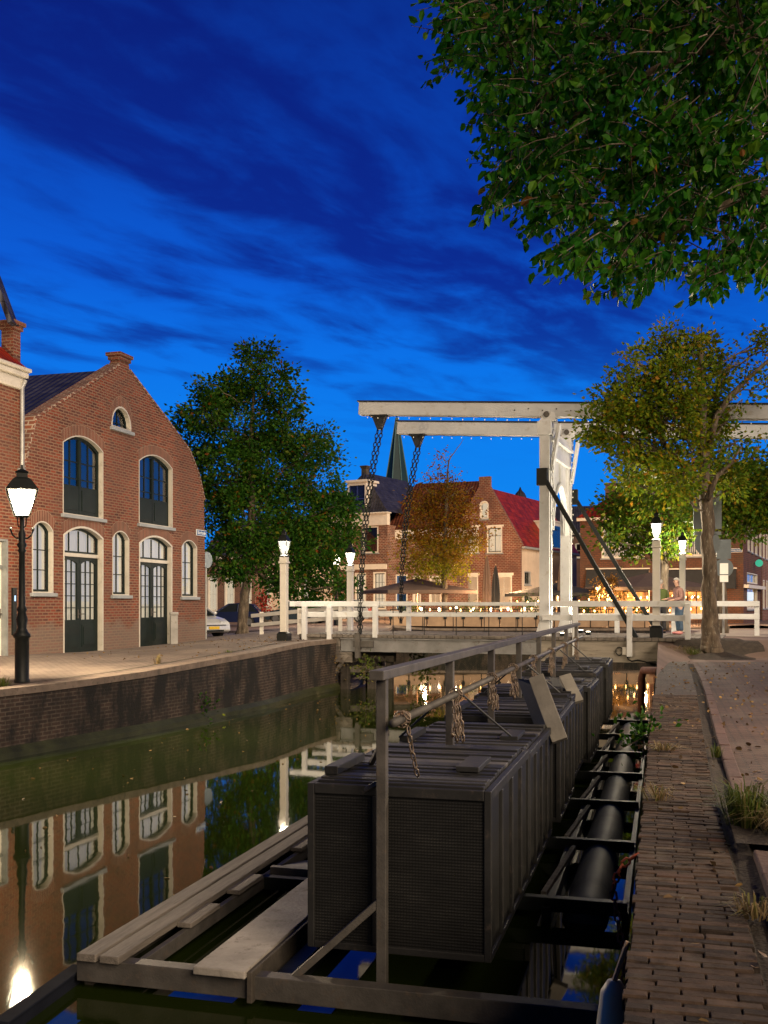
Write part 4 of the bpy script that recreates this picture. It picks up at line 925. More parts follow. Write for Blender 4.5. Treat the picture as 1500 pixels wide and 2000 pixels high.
# leaning lids
for top, bot, YT, YB, w, lb in (((1047, 1322), (1094, 1447), 11.3, 10.9, .17, 'longer pale lid board leaning on the right edge of the second cage'), ((1103, 1320), (1128, 1372), 14.4, 14.1, .17, 'shorter pale lid board leaning on the right edge of the third cage')):
    A_ = D(*top, YT); B_ = D(*bot, YB); c_ = (A_+B_)/2
    t = thing('lid_board', lb, 'board', c_, 0, 'boards leaning on the cages')
    MB().bar(A_-c_, B_-c_, .07, w, up=(-.75, .5, .5)).build('board', M('pale_lid_edge', (.2, .185, .165), .65, var=.2, sc=5, bp=.15), t, bev=.006)
    n_ = (B_-A_).normalized(); s_ = Vector((-.96, .26, 0)); o_ = s_*.06+Vector((0, .1, -.04))
    MB().add([A_-c_+o_, B_-c_+o_, B_-c_+o_+s_*.12+Vector((0, .12, 0)), A_-c_+o_+s_*.12+Vector((0, .12, 0))], [(0, 1, 2, 3)]).build('lid_face', DSTEEL, t)
# hanging chains
CHM = M('rusty_chain', (.2, .15, .11), .5, .5, var=.35, sc=30, bp=.1)
def chain_path(m, pts, lk=.062, r=.0065, w=.018):
    pts = [Vector(p) for p in pts]; seg = [0]
    for a, b_ in zip(pts[:-1], pts[1:]): seg.append(seg[-1]+(b_-a).length)
    def at(s):
        k = max(j for j in range(len(pts)-1) if seg[j] <= s+1e-9); return pts[k].lerp(pts[k+1], (s-seg[k])/max(1e-6, seg[k+1]-seg[k]))
    s = 0; i = 0
    while s+lk < seg[-1]:
        P = at(s); Q = at(min(seg[-1], s+lk*1.25)); ax = (Q-P).normalized(); rf_ = Vector((.6, .8, 0)) if i % 2 else Vector((-.8, .6, .1)); sd = ax.cross(rf_).normalized(); ln = (Q-P).length
        ring = [(P+Q)/2+ax*math.cos(2*PI*k/6)*ln/2+sd*math.sin(2*PI*k/6)*w for k in range(6)]; ring += ring[:2]
        m.tube(ring, r, 4, caps=False); s += lk; i += 1
cw = ['at the near post of the raft handrail', 'in a long loop past the second handrail post', 'in a bunch before the third handrail post', 'in a thick bunch after the third handrail post', 'behind the longer leaning lid', 'above the shorter leaning lid', 'near the far end of the handrail', 'at the last post of the handrail']
lo = lambda d, z, a=-1.72: CF(a, d, z)-CF(-1.72, dc, 0)
for i, dc in enumerate((6.85, 8.75, 10.7, 12.3, 14.3, 16.6, 18.9, 21.6)):
    t = thing('hoist_chain', 'rusty chain hanging from the pipe rail, '+cw[i], 'chain', CF(-1.72, dc, 0), 0, 'chains hanging from the handrail')
    m = MB(); z0 = .7+.04*(dc-6.6)/17
    ns = 1 if i == 0 else 3
    chain_path(m, [Vector((.055*math.cos(k), .06*(k/6-1.2), z0+.055*math.sin(k))) for k in [x*.5 for x in range(28)]])
    for k in range(ns):
        dx = k*.07-.08; dp = random.uniform(.24, .46); ln = random.uniform(.03, .09)
        if ns == 1: chain_path(m, [lo(dc, z0-.04, -1.68), lo(dc+.02, z0-.2, -1.66), lo(dc+.1, z0-.42, -1.63)])
        else:
            P = [lo(dc+dx, z0-.03)]
            for q in range(1, 9): P.append(lo(dc+dx+ln*q/8+random.uniform(-.01, .01), z0-.03-dp*math.sin(PI*q/8*.93)**.6, -1.69+.04*math.sin(PI*q/8)*(k-1.5)))
            chain_path(m, P)
    m.build('links', CHM, t, smooth=True, uv=False)
# ---------------------------------------------------------------- houses across the water
D30 = (.87, -.5)
def corner(px, Y, d, w):                                   # facade whose right end stands at pixel column px
    x = (px-750)*Y/F; l = math.hypot(*d); return (x-d[0]/l*w, Y-d[1]/l*w)
def side(o, W): o.location = (W, 0, 0); o.rotation_euler = (0, 0, PI/2); return o
# slate roofed house
W = 5.9; fA = Fac(corner(757, 80, D30, W), D30, 0)
h1 = fA.thing('slate_roof_house', 'narrow brick house with dark blue slate roof and a white dormer')
ze = fA.at(740, 1003)[1]; zf = fA.at(740, 1026)[1]; H = []
for q in (fA.rect(708, 739, 1028, 1080), fA.rect(664, 690, 1028, 1080)): H.append(window(h1, *q, ar=0, cols=2, rows=3, frame=WHITE2, sash=GREEN, curtain=None, pane=PANE, fw=.1, lintel=None)[0])
for q in (fA.rect(693, 715, 1119, 1195), fA.rect(729, 754, 1117, 1190)): H.append(window(h1, *q, cols=3, rows=4, frame=WHITE2, sash=GREEN, curtain=CURT, fw=.12, lintel=None)[0])
wall(h1, [(0, -.4), (W, -.4), (W, zf), (0, zf)], H, BRICK_D)
MB().box(.0, W, .31, 9, -.4, zf).build('rear_wall', BRICK_D, h1)
MB().box(-.1, W+.05, -.12, .3, zf, ze).box(-.2, W+.12, -.3, .4, ze, ze+.1).build('cornice', WHITE2, h1, bev=.02)
MB().box(.2, W-.05, -.1, -.003, fA.at(730, 1112)[1], fA.at(730, 1102)[1]).build('shop_cornice', WHITE2, h1)
zr = fA.at(715, 922)[1]+.2; rb = MB(); xm = W*.5
rb.add([(-.15, -.15, ze+.1), (W+.1, -.15, ze+.1), (W+.1, 9.2, ze+.1), (-.15, 9.2, ze+.1), (xm, 1.4, zr), (xm, 8.5, zr)], [(0, 1, 4), (1, 2, 5, 4), (2, 3, 5), (3, 0, 4, 5)]); rb.build('roof', ROOF_B, h1)
chimney(h1, xm-.1, 1.7, zr-.6, zr+.55, .45, .45, DTIMBER)
q = fA.rect(682, 713, 948, 1002)
dm = MB().prism([(q[0]-.15, ze+.1), (q[1]+.15, ze+.1), (q[1]+.15, q[3]+.25), (q[0]-.15, q[3]+.25)], -.05, 1.6, [[(q[0], q[2]), (q[1], q[2]), (q[1], q[3]), (q[0], q[3])]]).box(q[0]-.3, q[1]+.3, -.2, 1.7, q[3]+.25, q[3]+.42).build('dormer', WHITE2, h1)
dw = MB()
for x in (q[0], (q[0]+q[1])/2-.04, q[1]-.08): dw.box(x, x+.08, .0, .06, q[2], q[3])
dw.box(q[0], q[1], .0, .06, (q[2]+q[3])/2, (q[2]+q[3])/2+.06).build('dormer_sash', M('blue_sash', (.03, .05, .2), .4, bp=0), dm); MB().box(q[0], q[1], .07, .09, q[2], q[3]).build('dormer_pane', M('blue_reflecting_glass', (.01, .015, .06), .05, var=.1, bp=0, spec=1), dm)
# low brick house between
W = 6.6; f2 = Fac((fA.o[0]+fA.d[0]*5.92, fA.o[1]+fA.d[1]*5.92+1.4), (.93, -.37), 0)
h2 = f2.thing('low_brick_house', 'low brick house with steep red roof tucked behind the autumn tree')
zf = f2.at(780, 1053)[1]; ze = f2.at(780, 1035)[1]; H = []
for q in (f2.rect(806, 822, 1125, 1180), f2.rect(838, 862, 1125, 1180)): H.append(window(h2, *q, cols=2, rows=3, frame=WHITE2, sash=WHITE2, curtain=CURTW, fw=.1, lintel=None)[0])
q = f2.rect(772, 796, 1122, 1200); H.append(window(h2, *q, cols=1, rows=2, frame=WHITE2, sash=M('blue_door_paint', (.02, .1, .32), .4, bp=0), curtain=M('blue_door_panel', (.02, .1, .32), .5, bp=0), fw=.1, sw=.12, lintel=None, name='blue_door')[0])
wall(h2, [(0, -.4), (W, -.4), (W, zf), (0, zf)], H, BRICK_D); MB().box(0, W, .31, 7, -.4, zf).build('rear_wall', BRICK_D, h2)
MB().box(-.02, W, -.15, .3, zf, ze).build('fascia', WHITE2, h2)
gr = MB(); gr.add([(-.1, -.2, ze), (W, -.2, ze), (W, 3.5, ze+4.0), (1.1, 3.5, ze+4.0), (-.1, 7, ze), (W, 7, ze)], [(0, 1, 2, 3), (0, 3, 4), (3, 2, 5, 4)]); gr.build('roof', ROOF_D, h2)
# gabled house with white side wall
W = 7.0; D28 = (.88, -.47); f3 = Fac(corner(1016, 77, D28, W), D28, 0); s3 = Fac((f3.o[0]+f3.d[0]*W, f3.o[1]+f3.d[1]*W), (-f3.d[1], f3.d[0]), 0)
h3 = f3.thing('gabled_house', 'red brick gabled house with bright red tiled roof and white plastered side wall')
ze = f3.at(1016, 1066)[1]; za = f3.at(945, 950)[1]; xm = f3.at(946, 1000)[0]; H = []
for q in (f3.rect(951, 981, 1029, 1080), f3.rect(909, 935, 1029, 1080)): H.append(window(h3, *q, cols=2, rows=1, bars=[q[2]+(q[3]-q[2])*.66], frame=WHITE2, sash=GREEN, curtain=CURT, fw=.08, lintel=WHITE2, lh=.14)[0])
for q in (f3.rect(893, 934, 1124, 1190), f3.rect(966, 1000, 1124, 1190)): H.append(window(h3, *q, cols=2, rows=1, bars=[q[2]+(q[3]-q[2])*.6], frame=WHITE2, sash=WHITE2, curtain=CURTW, fw=.1, sill=None, lintel=WHITE2, lh=.2)[0])
q = f3.rect(937, 954, 978, 1014); H.append(window(h3, *q, ar=(q[1]-q[0])*.75, cols=1, rows=1, frame=WHITE2, sash=WHITE2, curtain=CURT, fw=.1, lintel=None)[0])
xl = 2*xm-W
wall(h3, [(xl, -.4), (W, -.4), (W, ze-.1), (W+.15, ze+.1), (W-.05, ze+.5), (xm+.45, za), (xm+.45, za+.75), (xm-.45, za+.75), (xm-.45, za), (xl+.05, ze+.5), (xl-.15, ze+.1), (xl, ze-.1)], H, BRICK_C, .35)
gable_roof(h3, [(W+.05, ze-.05), (xm, za-.15), (xl, ze-.05)][::-1], .36, 14, ROOF_R)
MB().prism([(xl, -.4), (W-.3, -.4), (W-.3, ze), (xm, za-.3), (xl, ze)], .4, 13.8).build('rear_wall', BRICK_C, h3)
H2 = []; PLAS = M('cream_plaster', (.52, .44, .36), .8, var=.12, sc=1, bp=.15, spots=(.4, .33, .27))
for q in (s3.rect(1024, 1036, 1116, 1142), s3.rect(1024, 1035, 1152, 1185)):
    h, w = window(h3, *q, cols=2, rows=3, frame=SILL, sash=GREEN, curtain=None, fw=.08, lintel=None); side(w, W); H2.append(h)
side(wall(h3, [(.36, -.4), (13.8, -.4), (13.8, ze-.15), (.36, ze-.15)], H2, PLAS, .3, 'side_wall'), W)
side(MB().box(.3, 13.9, -.25, 0, ze-.18, ze-.02).build('gutter', SILL, h3), W)
q = s3.rect(1077, 1098, 1028, 1072); dm = MB().box(q[0]-.15, q[1]+.15, -.05, 1.5, q[2]-.1, q[3]+.3).box(q[0]-.25, q[1]+.25, -.12, 1.6, q[3]+.3, q[3]+.42).build('side_dormer', WHITE2, h3); side(dm, W)
MB().box(q[0], (q[0]+q[1])/2-.03, -.07, -.052, q[2]+.1, q[3]).box((q[0]+q[1])/2+.03, q[1], -.07, -.052, q[2]+.1, q[3]).build('dormer_pane', M('dark_glass', (.015, .02, .03), .08, var=.1, bp=0), dm)
# corner restaurant
DE = (.9, -.44); Y0 = 74; x0 = (1452-750)*Y0/F
W = 12; f4 = Fac(corner(1452, Y0, DE, W), DE, 0); W = f4.at(1452, 1100)[0]; xl = f4.at(1133, 1100)[0]; s4 = Fac((x0, Y0), (-f4.d[1], f4.d[0]), 0)
h4 = f4.thing('corner_restaurant', 'brown brick corner restaurant with black awning boards and blinds in the upper windows')
ze = f4.at(1440, 1007)[1]; H = []
BLIND = emat('white_blind', (1, .93, .8), .25, (.7, .68, .62))
for q in (f4.rect(1175, 1259, 1029, 1090), f4.rect(1308, 1392, 1022, 1087)):
    h, w = window(h4, *q, cols=3, rows=1, bars=[q[2]+(q[3]-q[2])*.72], frame=WHITE2, sash=WHITE2, curtain=None, fw=.1, mun=.07, lintel=None, back=DARKROOM); H.append(h)
    bl = MB(); x = q[0]+.15
    while x < q[1]-.2: bl.box(x, x+.1, .215, .222, q[2]+.1, q[3]-.1); x += .155
    bl.build('blind', BLIND, w)
    bt = MB(); x = (q[0]+q[1])/2+.1
    while x < q[1]-.3: bt.lathe([(.05, q[2]+.11), (.05, q[2]+.33), (.02, q[2]+.38), (.02, q[2]+.46)], 6, (x, .235, 0)); x += .16
    bt.build('bottles', M('green_bottles', (.01, .12, .04), .2, var=.3, sc=20, bp=0), w)
q1 = f4.rect(1146, 1268, 1148, 1214); q2 = f4.rect(1302, 1400, 1148, 1214)
ORANGE = lit_inside('warm_interior', (.1, .02, .005), (1, .38, .08), 2.2)
for q in (q1, q2):
    z0, z1 = .35, f4.at(1300, 1152)[1]
    h, w = window(h4, q[0], q[1], z0, z1, cols=5, rows=1, bars=[z1-.6], frame=GREEN, sash=GREEN, curtain=None, pane=PANE, fw=.1, mun=.06, sill=None, lintel=None, back=ORANGE, name='shop_window'); H.append(h)
wall(h4, [(xl, -.4), (W, -.4), (W, ze), (xl, ze)], H, BRICK_E, .3)
MB().box(xl, W-.31, .32, 11, -.4, ze).build('rear_wall', BRICK_E, h4)
for xa, xb in ((1146, 1214), (1214, 1268), (1302, 1438)):
    q = f4.rect(xa, xb, 1112, 1150); aw = MB().add([(q[0], -.03, q[3]), (q[1], -.03, q[3]), (q[1], -.55, q[2]), (q[0], -.55, q[2]), (q[0], -.03, q[2]), (q[1], -.03, q[2])], [(0, 3, 2, 1), (3, 4, 5, 2), (0, 4, 3), (1, 2, 5), (0, 1, 5, 4)]).build('awning', BLACKC, h4)
    MB().box(q[0]-.05, q[1]+.05, -.1, -.003, q[3]+.01, q[3]+.1).build('awning_box', WHITE2, aw)
LIT = emat('lit_letters', (1, .9, .75), .8, (.8, .75, .7))
q = f4.at(1372, 1143); text(h4, 'L  O', .42, (q[0], -.56, q[1]-.0), (PI/2, 0, 0), LIT, 'lettering')
q = f4.at(1236, 1147); text(h4, 'H M S', .27, (q[0], -.56, q[1]), (PI/2, 0, 0), LIT, 'lettering')
H2 = []
for px in (1460, 1467, 1475, 1483):
    q = s4.rect(px, px+4, 1024+(px-1460)*.35, 1076+(px-1460)*.5); h, w = window(h4, *q, cols=1, rows=2, frame=WHITE2, sash=WHITE2, curtain=None, fw=.08, sw=.04, lintel=None); side(w, W); H2.append(h)
q = s4.rect(1459, 1479, 1147, 1190); h, w = window(h4, *q, cols=2, rows=1, frame=WHITE2, sash=WHITE2, curtain=None, fw=.1, mun=.14, lintel=None, back=lit_inside('warm_side_room', (.4, .22, .08), (1, .7, .36), .7)); side(w, W); H2.append(h)
q = s4.rect(1459, 1479, 1120, 1140); h, w = window(h4, *q, cols=2, rows=1, frame=WHITE2, sash=WHITE2, curtain=BLIND, fw=.06, mun=.12, sill=None, lintel=None); side(w, W); H2.append(h)
q = s4.rect(1485, 1489, 1150, 1212); h, w = window(h4, *q, cols=1, rows=1, frame=GREEN, sash=GREEN, curtain=None, sill=None, lintel=None, name='side_door'); side(w, W); H2.append(h)
side(wall(h4, [(.31, -.4), (12, -.4), (12, ze), (.31, ze)], H2, BRICK_E, .3, 'side_wall'), W)
z1 = s4.at(1465, 1143)[1]; side(MB().box(.1, 11.6, -.35, -.003, z1-.25, z1).build('side_canopy', WHITE2, h4), W)
MB().box(xl-.2, W+.25, -.3, .4, ze, ze+.22).build('eaves', WHITE2, h4); side(MB().box(.45, 12.2, -.3, .3, ze, ze+.22).build('eaves', WHITE2, h4), W)
rb = MB(); a = ze+.22; rb.add([(xl-.25, -.35, a), (W+.3, -.35, a), (W+.3, 12, a), (xl-.25, 12, a), (xl+4.3, 4.8, a+3.9), (W-4.6, 4.8, a+3.9), (W-4.6, 6.6, a+3.9), (xl+4.3, 6.6, a+3.9)], [(0, 1, 5, 4), (1, 2, 6, 5), (2, 3, 7, 6), (3, 0, 4, 7), (4, 5, 6, 7)]); rb.build('roof', ROOF_R, h4)
q = f4.at(1172, 960); MB().box(q[0]-.4, q[0]+.4, 3.2, 4.2, a+1, f4.at(1172, 945)[1]+.3).box(q[0]-.48, q[0]+.48, 3.12, 4.28, f4.at(1172, 945)[1]+.3, f4.at(1172, 945)[1]+.42).build('chimney', BRICK_B, h4)
def plate(par_f, px, py, w, h, txt, label, mf, mt, sz):
    q = par_f.at(px, py); t = thing('street_name_sign', label, 'street sign', (par_f.o[0]+par_f.d[0]*q[0]+par_f.d[1]*.03, par_f.o[1]+par_f.d[1]*q[0]-par_f.d[0]*.03, par_f.z+q[1]), math.atan2(par_f.d[1], par_f.d[0]))
    MB().box(-w/2, w/2, -.01, .015, -h/2, h/2).build('plate', mt, t); MB().box(-w/2+.03, w/2-.03, -.014, -.0101, -h/2+.03, h/2-.03).build('plate_face', mf, t)
    text(t, txt, sz, (0, -.016, 0), (PI/2, 0, 0), mt, ext=.002)
plate(f4, 1438, 1075, .85, .28, 'APPELHAVEN', 'small street name plate reading APPELHAVEN high on the corner restaurant', SBLUE, SWHITE, .125)
q = s4.at(1472, 1100); p = (s4.o[0]+s4.d[0]*q[0]+s4.d[1]*.4, s4.o[1]+s4.d[1]*q[0]-s4.d[0]*.4, s4.z+q[1])
t = thing('hanging_sign', 'round glowing green sign sticking out of the side of the corner restaurant', 'sign', p, math.atan2(s4.d[1], s4.d[0]))
MB().tube([(-.06, 0, 0), (.06, 0, 0)], .28, 20).build('disc', emat('green_sign', (.05, .55, .35), .6, (.03, .3, .2)), t); MB().bar((0, .2, 0), (0, .45, 0), .05).build('bracket', IRON, t)
q = s4.at(1457, 1165); p = (s4.o[0]+s4.d[0]*q[0]+s4.d[1]*.3, s4.o[1]+s4.d[1]*q[0]-s4.d[0]*.3, s4.z+q[1])
t = thing('light_box', 'small pale blue light box on the corner of the restaurant wall', 'sign', p, math.atan2(s4.d[1], s4.d[0]))
MB().box(-.07, .07, -.22, .22, -.32, .32).build('box', emat('light_box_face', (.6, .8, 1), .7, (.5, .6, .8)), t, bev=.05); MB().bar((0, .2, 0), (0, .32, 0), .05).build('bracket', IRON, t)
# far houses
def plain_house(name, label, px0, px1, Y, d, ytop, z0, matw, matr, rh, cols, rows, ywin, curtain=CURT, depth=8):
    x = (px1-750)*Y/F; f = Fac(corner(px1, Y, d, 1), d, z0); r = f.at(px1, 1100)[0]; l = f.at(px0, 1100)[0]; ze = f.at((px0+px1)/2, ytop)[1]
    h = f.thing(name, label); H = []
    for (ya, yb) in ywin:
        for k in range(cols):
            w = (px1-px0)/cols; q = f.rect(px0+w*(k+.22), px0+w*(k+.8), ya, yb); H.append(window(h, *q, cols=2, rows=2, ar=.12, frame=WHITE2, sash=WHITE2, curtain=curtain, fw=.1, lintel=None, pane=PANE)[0])
    wall(h, [(l, -.5), (r, -.5), (r, ze), (l, ze)], H, matw); MB().box(l, r, .31, depth, -.5, ze).build('rear_wall', matw, h)
    MB().box(l-.1, r+.1, -.2, .2, ze, ze+.2).build('eaves', WHITE2, h)
    MB().add([(l-.1, -.25, ze+.2), (r+.1, -.25, ze+.2), (r+.1, depth, ze+.2), (l-.1, depth, ze+.2), (l+.2, depth/2, ze+rh), (r-.2, depth/2, ze+rh)], [(0, 1, 5, 4), (1, 2, 5), (2, 3, 4, 5), (3, 0, 4)]).build('roof', matr, h)
    return h, f
hF, fF = plain_house('terraced_house', 'brick terraced house with tall cream framed windows behind the parked cars', 398, 498, 74, (.97, -.18), 1092, -.1, BRICK_B, ROOF_B, 3, 3, 1, [(1124, 1195)])
hG, fG = plain_house('terraced_house', 'pale plastered house with a dark door behind the big green tree', 500, 612, 76, (.97, -.18), 1085, -.1, PLAS, ROOF_O, 3, 3, 1, [(1125, 1185)])
plain_house('terraced_house', 'brick house mostly hidden by the tree left of the slate roofed house', 614, 680, 92, (.97, -.18), 1080, 0, BRICK_C, ROOF_O, 3, 2, 2, [(1100, 1125), (1150, 1190)])
f5 = Fac((s4.o[0]+s4.d[0]*12.4, s4.o[1]+s4.d[1]*12.4), s4.d, 0)
h5 = f5.thing('side_street_house', 'brick house with dark roof past the corner restaurant at the right edge'); H = []
for a in (.5, 3.0, 5.5):
    for z in (1.0, 5.2): H.append(window(h5, a, a+1.3, z, z+2.4, cols=3, rows=4, frame=WHITE2, sash=WHITE2, curtain=CURTW, fw=.1, lintel=None)[0])
wall(h5, [(0, -.5), (8, -.5), (8, 10), (0, 10)], H, BRICK_C); MB().box(0, 8, .31, 5, -.5, 10).build('rear_wall', BRICK_C, h5)
MB().add([(-.1, -.25, 10), (8, -.25, 10), (8, 5, 10), (-.1, 5, 10), (.1, 2.5, 13), (8, 2.5, 13)], [(0, 1, 5, 4), (1, 2, 5), (2, 3, 4, 5), (3, 0, 4)]).build('roof', ROOF_B, h5)
plain_house('side_street_house', 'dark roofed house behind the white side wall', 985, 1200, 108, (.98, -.15), 1045, 0, BRICK_B, ROOF_B, 3.4, 5, 1, [(1060, 1090)], None)
q = fF.rect(500, 520, 1172, 1203); p = (fF.o[0]+fF.d[0]*q[1], fF.o[1]+fF.d[1]*q[1]-.5, -.1)
def planter(label, loc, w, h, leafm, n, sz=.12, pot=DTIMBER, spread=.5, group=None):
    t = thing('planter', label, 'planter', loc, R(random.uniform(-25, 5)), group)
    MB().box(-w/2, w/2, -.22, .22, 0, h*.45).box(-w/2-.03, w/2+.03, -.25, .25, h*.45-.05, h*.45).build('pot', pot, t)
    P = RNG.normal(0, 1, (n, 3))*np.array([w*.33, .2, h*.22])+np.array([0, 0, h*.72]); P[:, 2] = np.maximum(P[:, 2], h*.45)
    leaves('foliage', P, RNG.normal(0, .6, (n, 3))+np.array([0, 0, .6]), sz, leafm, t); return t
LG = leafmat('bright_shrub_leaves', [(0, (.03, .075, .012)), (.5, (.06, .12, .02)), (1, (.12, .16, .03))])
LRED = leafmat('red_flowers', [(0, (.02, .05, .012)), (.3, (.03, .06, .015)), (.35, (.3, .01, .015)), (1, (.5, .02, .02))])
planter('tall planter of red flowers by the door of the pale house', D(513, 1222, 66)-Vector((0, 0, 0)), 1.0, 2.0, LRED, 500, .14)
# church spire
sp = D(775, 1177, 130); t = thing('church_tower', 'slender copper green church spire far behind the slate roofed house', 'church', (sp.x, sp.y, 0))
Hs = CAMZ+(HZ-816)*130/F; hb = CAMZ+(HZ-960)*130/F; rbs = 27*130/F
MB().lathe([(rbs*1.05, hb), (rbs*.9, hb+.8), (.12, Hs)], 8).build('spire', SPIRE, t)
rr = MB()
for k in range(8):
    th = 2*PI*(k+.5)/8; rr.bar((rbs*.92*math.cos(th), rbs*.92*math.sin(th), hb+.8), (.13*math.cos(th), .13*math.sin(th), Hs), .12)
rr.build('spire_ribs', M('pale_copper', (.05, .13, .14), .5, bp=0), t); MB().box(-rbs*.95, rbs*.95, -rbs*.95, rbs*.95, 0, hb).build('tower', BRICK_B, t); MB().tube([(0, 0, Hs-.1), (0, 0, Hs+1.6)], .05, 6).ball((0, 0, Hs+1.0), .18, 8).build('finial', IRON, t)
# cupola
sp = D(1016, 985, 112); t = thing('roof_turret', 'small domed turret on the roof ridge behind the red tiled roof', 'turret', sp)
MB().box(-.6, .6, -.6, .6, -3, .3).build('drum', DTIMBER, t); MB().lathe([(1.0, .3), (1.0, .45), (.7, .5), (.68, .8), (.5, 1.2), (.2, 1.5), (.03, 1.9)], 10).build('dome', ROOF_B, t)

# ---------------------------------------------------------------- terrace
def parasol(label, px, Y, ytop, yedge, wpx, mat, emblem=False):
    x = (px-750)*Y/F; z0 = gz(x, Y)+.01; zt = CAMZ+(HZ-ytop)*Y/F-z0; ze = CAMZ+(HZ-yedge)*Y/F-z0; r = wpx*Y/F/2*1.1
    t = thing('parasol', label, 'parasol', (x, Y, z0), R(18))
    m = MB(); n = 8; rim = []
    for k in range(n):
        th = 2*PI*k/n; rr_ = r/max(abs(math.cos(th)), abs(math.sin(th)))*.92 if k % 2 else r*.92
        rim.append(Vector((rr_*math.cos(th), rr_*math.sin(th), ze-(.03 if k % 2 else 0))))
    ap = Vector((0, 0, zt)); vs = [ap]; 
    for k in range(n): vs.append(ap.lerp(rim[k], .5)-Vector((0, 0, .04)))
    for k in range(n): vs.append(rim[k])
    for k in range(n): vs.append(rim[k]-Vector((0, 0, .2)))
    fs = []
    for k in range(n):
        j = (k+1) % n; fs += [(0, 1+k, 1+j), (1+k, 9+k, 9+j, 1+j), (9+k, 17+k, 17+j, 9+j)]
    o = m.add(vs, fs).build('canopy', mat, t); so = o.modifiers.new('Solid', 'SOLIDIFY'); so.thickness = .012
    MB().tube([(0, 0, 0), (0, 0, zt+.12)], .035, 8).build('pole', TAN, t); MB().box(-.35, .35, -.35, .35, 0, .08).build('foot', STONE, t)
    rb_ = MB()
    for k in range(n): rb_.bar((0, 0, zt-.08), rim[k]*.95+Vector((0, 0, .02*zt*0-.02)), .025)
    rb_.build('ribs', TAN, t)
    if emblem:
        MB().tube([(-.75, -r*.92-.02, ze-.1), (-.75, -r*.92-.035, ze-.1)], .1, 10).build('emblem', emat('red_emblem', (.7, .02, .02), .15, (.6, .02, .02)), t); MB().box(-1.1, -.87, -r*.92-.03, -r*.92-.018, ze-.115, ze-.085).box(-.63, -.4, -r*.92-.03, -r*.92-.018, ze-.115, ze-.085).build('emblem_bars', SWHITE, t)
    return t
parasol('large open brown parasol in front of the low brick house', 815, 66, 1129, 1153, 178, BROWNC)
parasol('open black parasol with a small red emblem beside the gate posts', 1087, 67, 1138, 1158, 150, BLACKC, True)
parasol('large open brown parasol in front of the corner restaurant', 1268, 65, 1118, 1147, 186, BROWNC)
def closed(label, px, Y, ytop, mat):
    x = (px-750)*Y/F; z0 = gz(x, Y)+.01; h = CAMZ+(HZ-ytop)*Y/F-z0
    t = thing('folded_parasol', label, 'parasol', (x, Y, z0)); m = MB(); n = 16
    vs = []; P = [(.03, h), (.1, h-.2), (.24, h*.75), (.31, h*.5), (.28, h*.28)]
    for r_, z in P:
        for k in range(n): rr_ = r_*(1 if k % 2 else .68); vs.append((rr_*math.cos(2*PI*k/n), rr_*math.sin(2*PI*k/n), z))
    m.add(vs, [(i*n+k, (i+1)*n+k, (i+1)*n+(k+1) % n, i*n+(k+1) % n) for i in range(len(P)-1) for k in range(n)]); m.build('canopy', mat, t)
    MB().tube([(0, 0, 0), (0, 0, h+.1)], .03, 8).build('pole', TAN, t); MB().box(-.3, .3, -.3, .3, 0, .08).build('foot', STONE, t)
closed('tall folded brown parasol in front of the gabled house', 951, 67, 1086, BROWNC)
closed('folded black parasol right beside the tall brown one', 968, 69, 1104, BLACKC)
closed('folded brown parasol seen between the two gate posts', 1098, 65, 1084, BROWNC)
# fence along the terrace edge
t = thing('terrace_fence', 'low fence of tan boards and black posts on the far quay edge', 'fence', (5, 59.5, gz(5, 59.5)))
for k in range(14):
    x = -4.6+k*1.05; MB().box(x+.03, x+1.0, -.02, .02, .1, .75).build('board', TAN, t)
for k in range(15):
    x = -4.62+k*1.05; MB().tube([(x, 0, -.05), (x, 0, 1.1)], .03, 6).box(x-.09, x+.09, -.08, .08, .55, .8).build('post', IRON, t)
MB().box(-4.6, 10.1, -.02, .02, 1.08, 1.12).build('handrail', IRON, t)
for k, (px, Y, w, h, lb) in enumerate(((917, 62, 1.8, 1.4, 'bushy green planter left of the tall folded brown parasol'), (1036, 62, 1.4, 1.7, 'bushy green planter just left of the near gate post'), (800, 63, 1.6, 1.2, 'bushy green planter below the large brown parasol'), (1150, 61.5, 1.6, 1.5, 'bushy green planter right of the far gate post'), (1240, 62, 1.6, 1.2, 'bushy green planter below the right brown parasol'))):
    p = D(px, 1200, Y); planter(lb, (p.x, p.y, gz(p.x, p.y)+.01), w, h, LG, 420, .12, TAN)
def chair():
    t = thing('terrace_chair', 'small rattan chair on the restaurant terrace behind the drawbridge', 'chair', (0, 0, 0), 0, 'chairs on the terrace')
    MB().box(-.21, .21, -.21, .21, .42, .46).build('seat', TAN, t)
    MB().hexa([(-.21, .19, .46), (.21, .19, .46), (.21, .22, .46), (-.21, .22, .46)], [(-.22, .27, .88), (.22, .27, .88), (.22, .3, .88), (-.22, .3, .88)]).build('backrest', TAN, t)
    for x in (-.19, .19):
        for y in (-.19, .19): MB().tube([(x, y, 0), (x*.95, y*.95, .43)], .018, 6).build('leg', IRON, t)
    return t
def table():
    t = thing('terrace_table', 'small square table', 'table', (0, 0, 0), 0, 'tables on the terrace')
    MB().box(-.36, .36, -.36, .36, .72, .76).build('tabletop', TAN, t); MB().tube([(0, 0, 0), (0, 0, .72)], .03, 8).build('column', IRON, t)
    MB().bar((-.28, -.28, .02), (.28, .28, .02), .05).bar((-.28, .28, .02), (.28, -.28, .02), .05).build('foot', IRON, t); return t
ch = chair(); tb = table(); first = True
tl = ['below the left side of the large brown parasol', 'below the right side of the large brown parasol', 'in front of the tall folded parasol', 'between the folded parasols and the gate', 'below the black parasol', 'between the two gate posts', 'below the left side of the right parasol', 'below the right side of the right parasol', 'beside the person in pink']
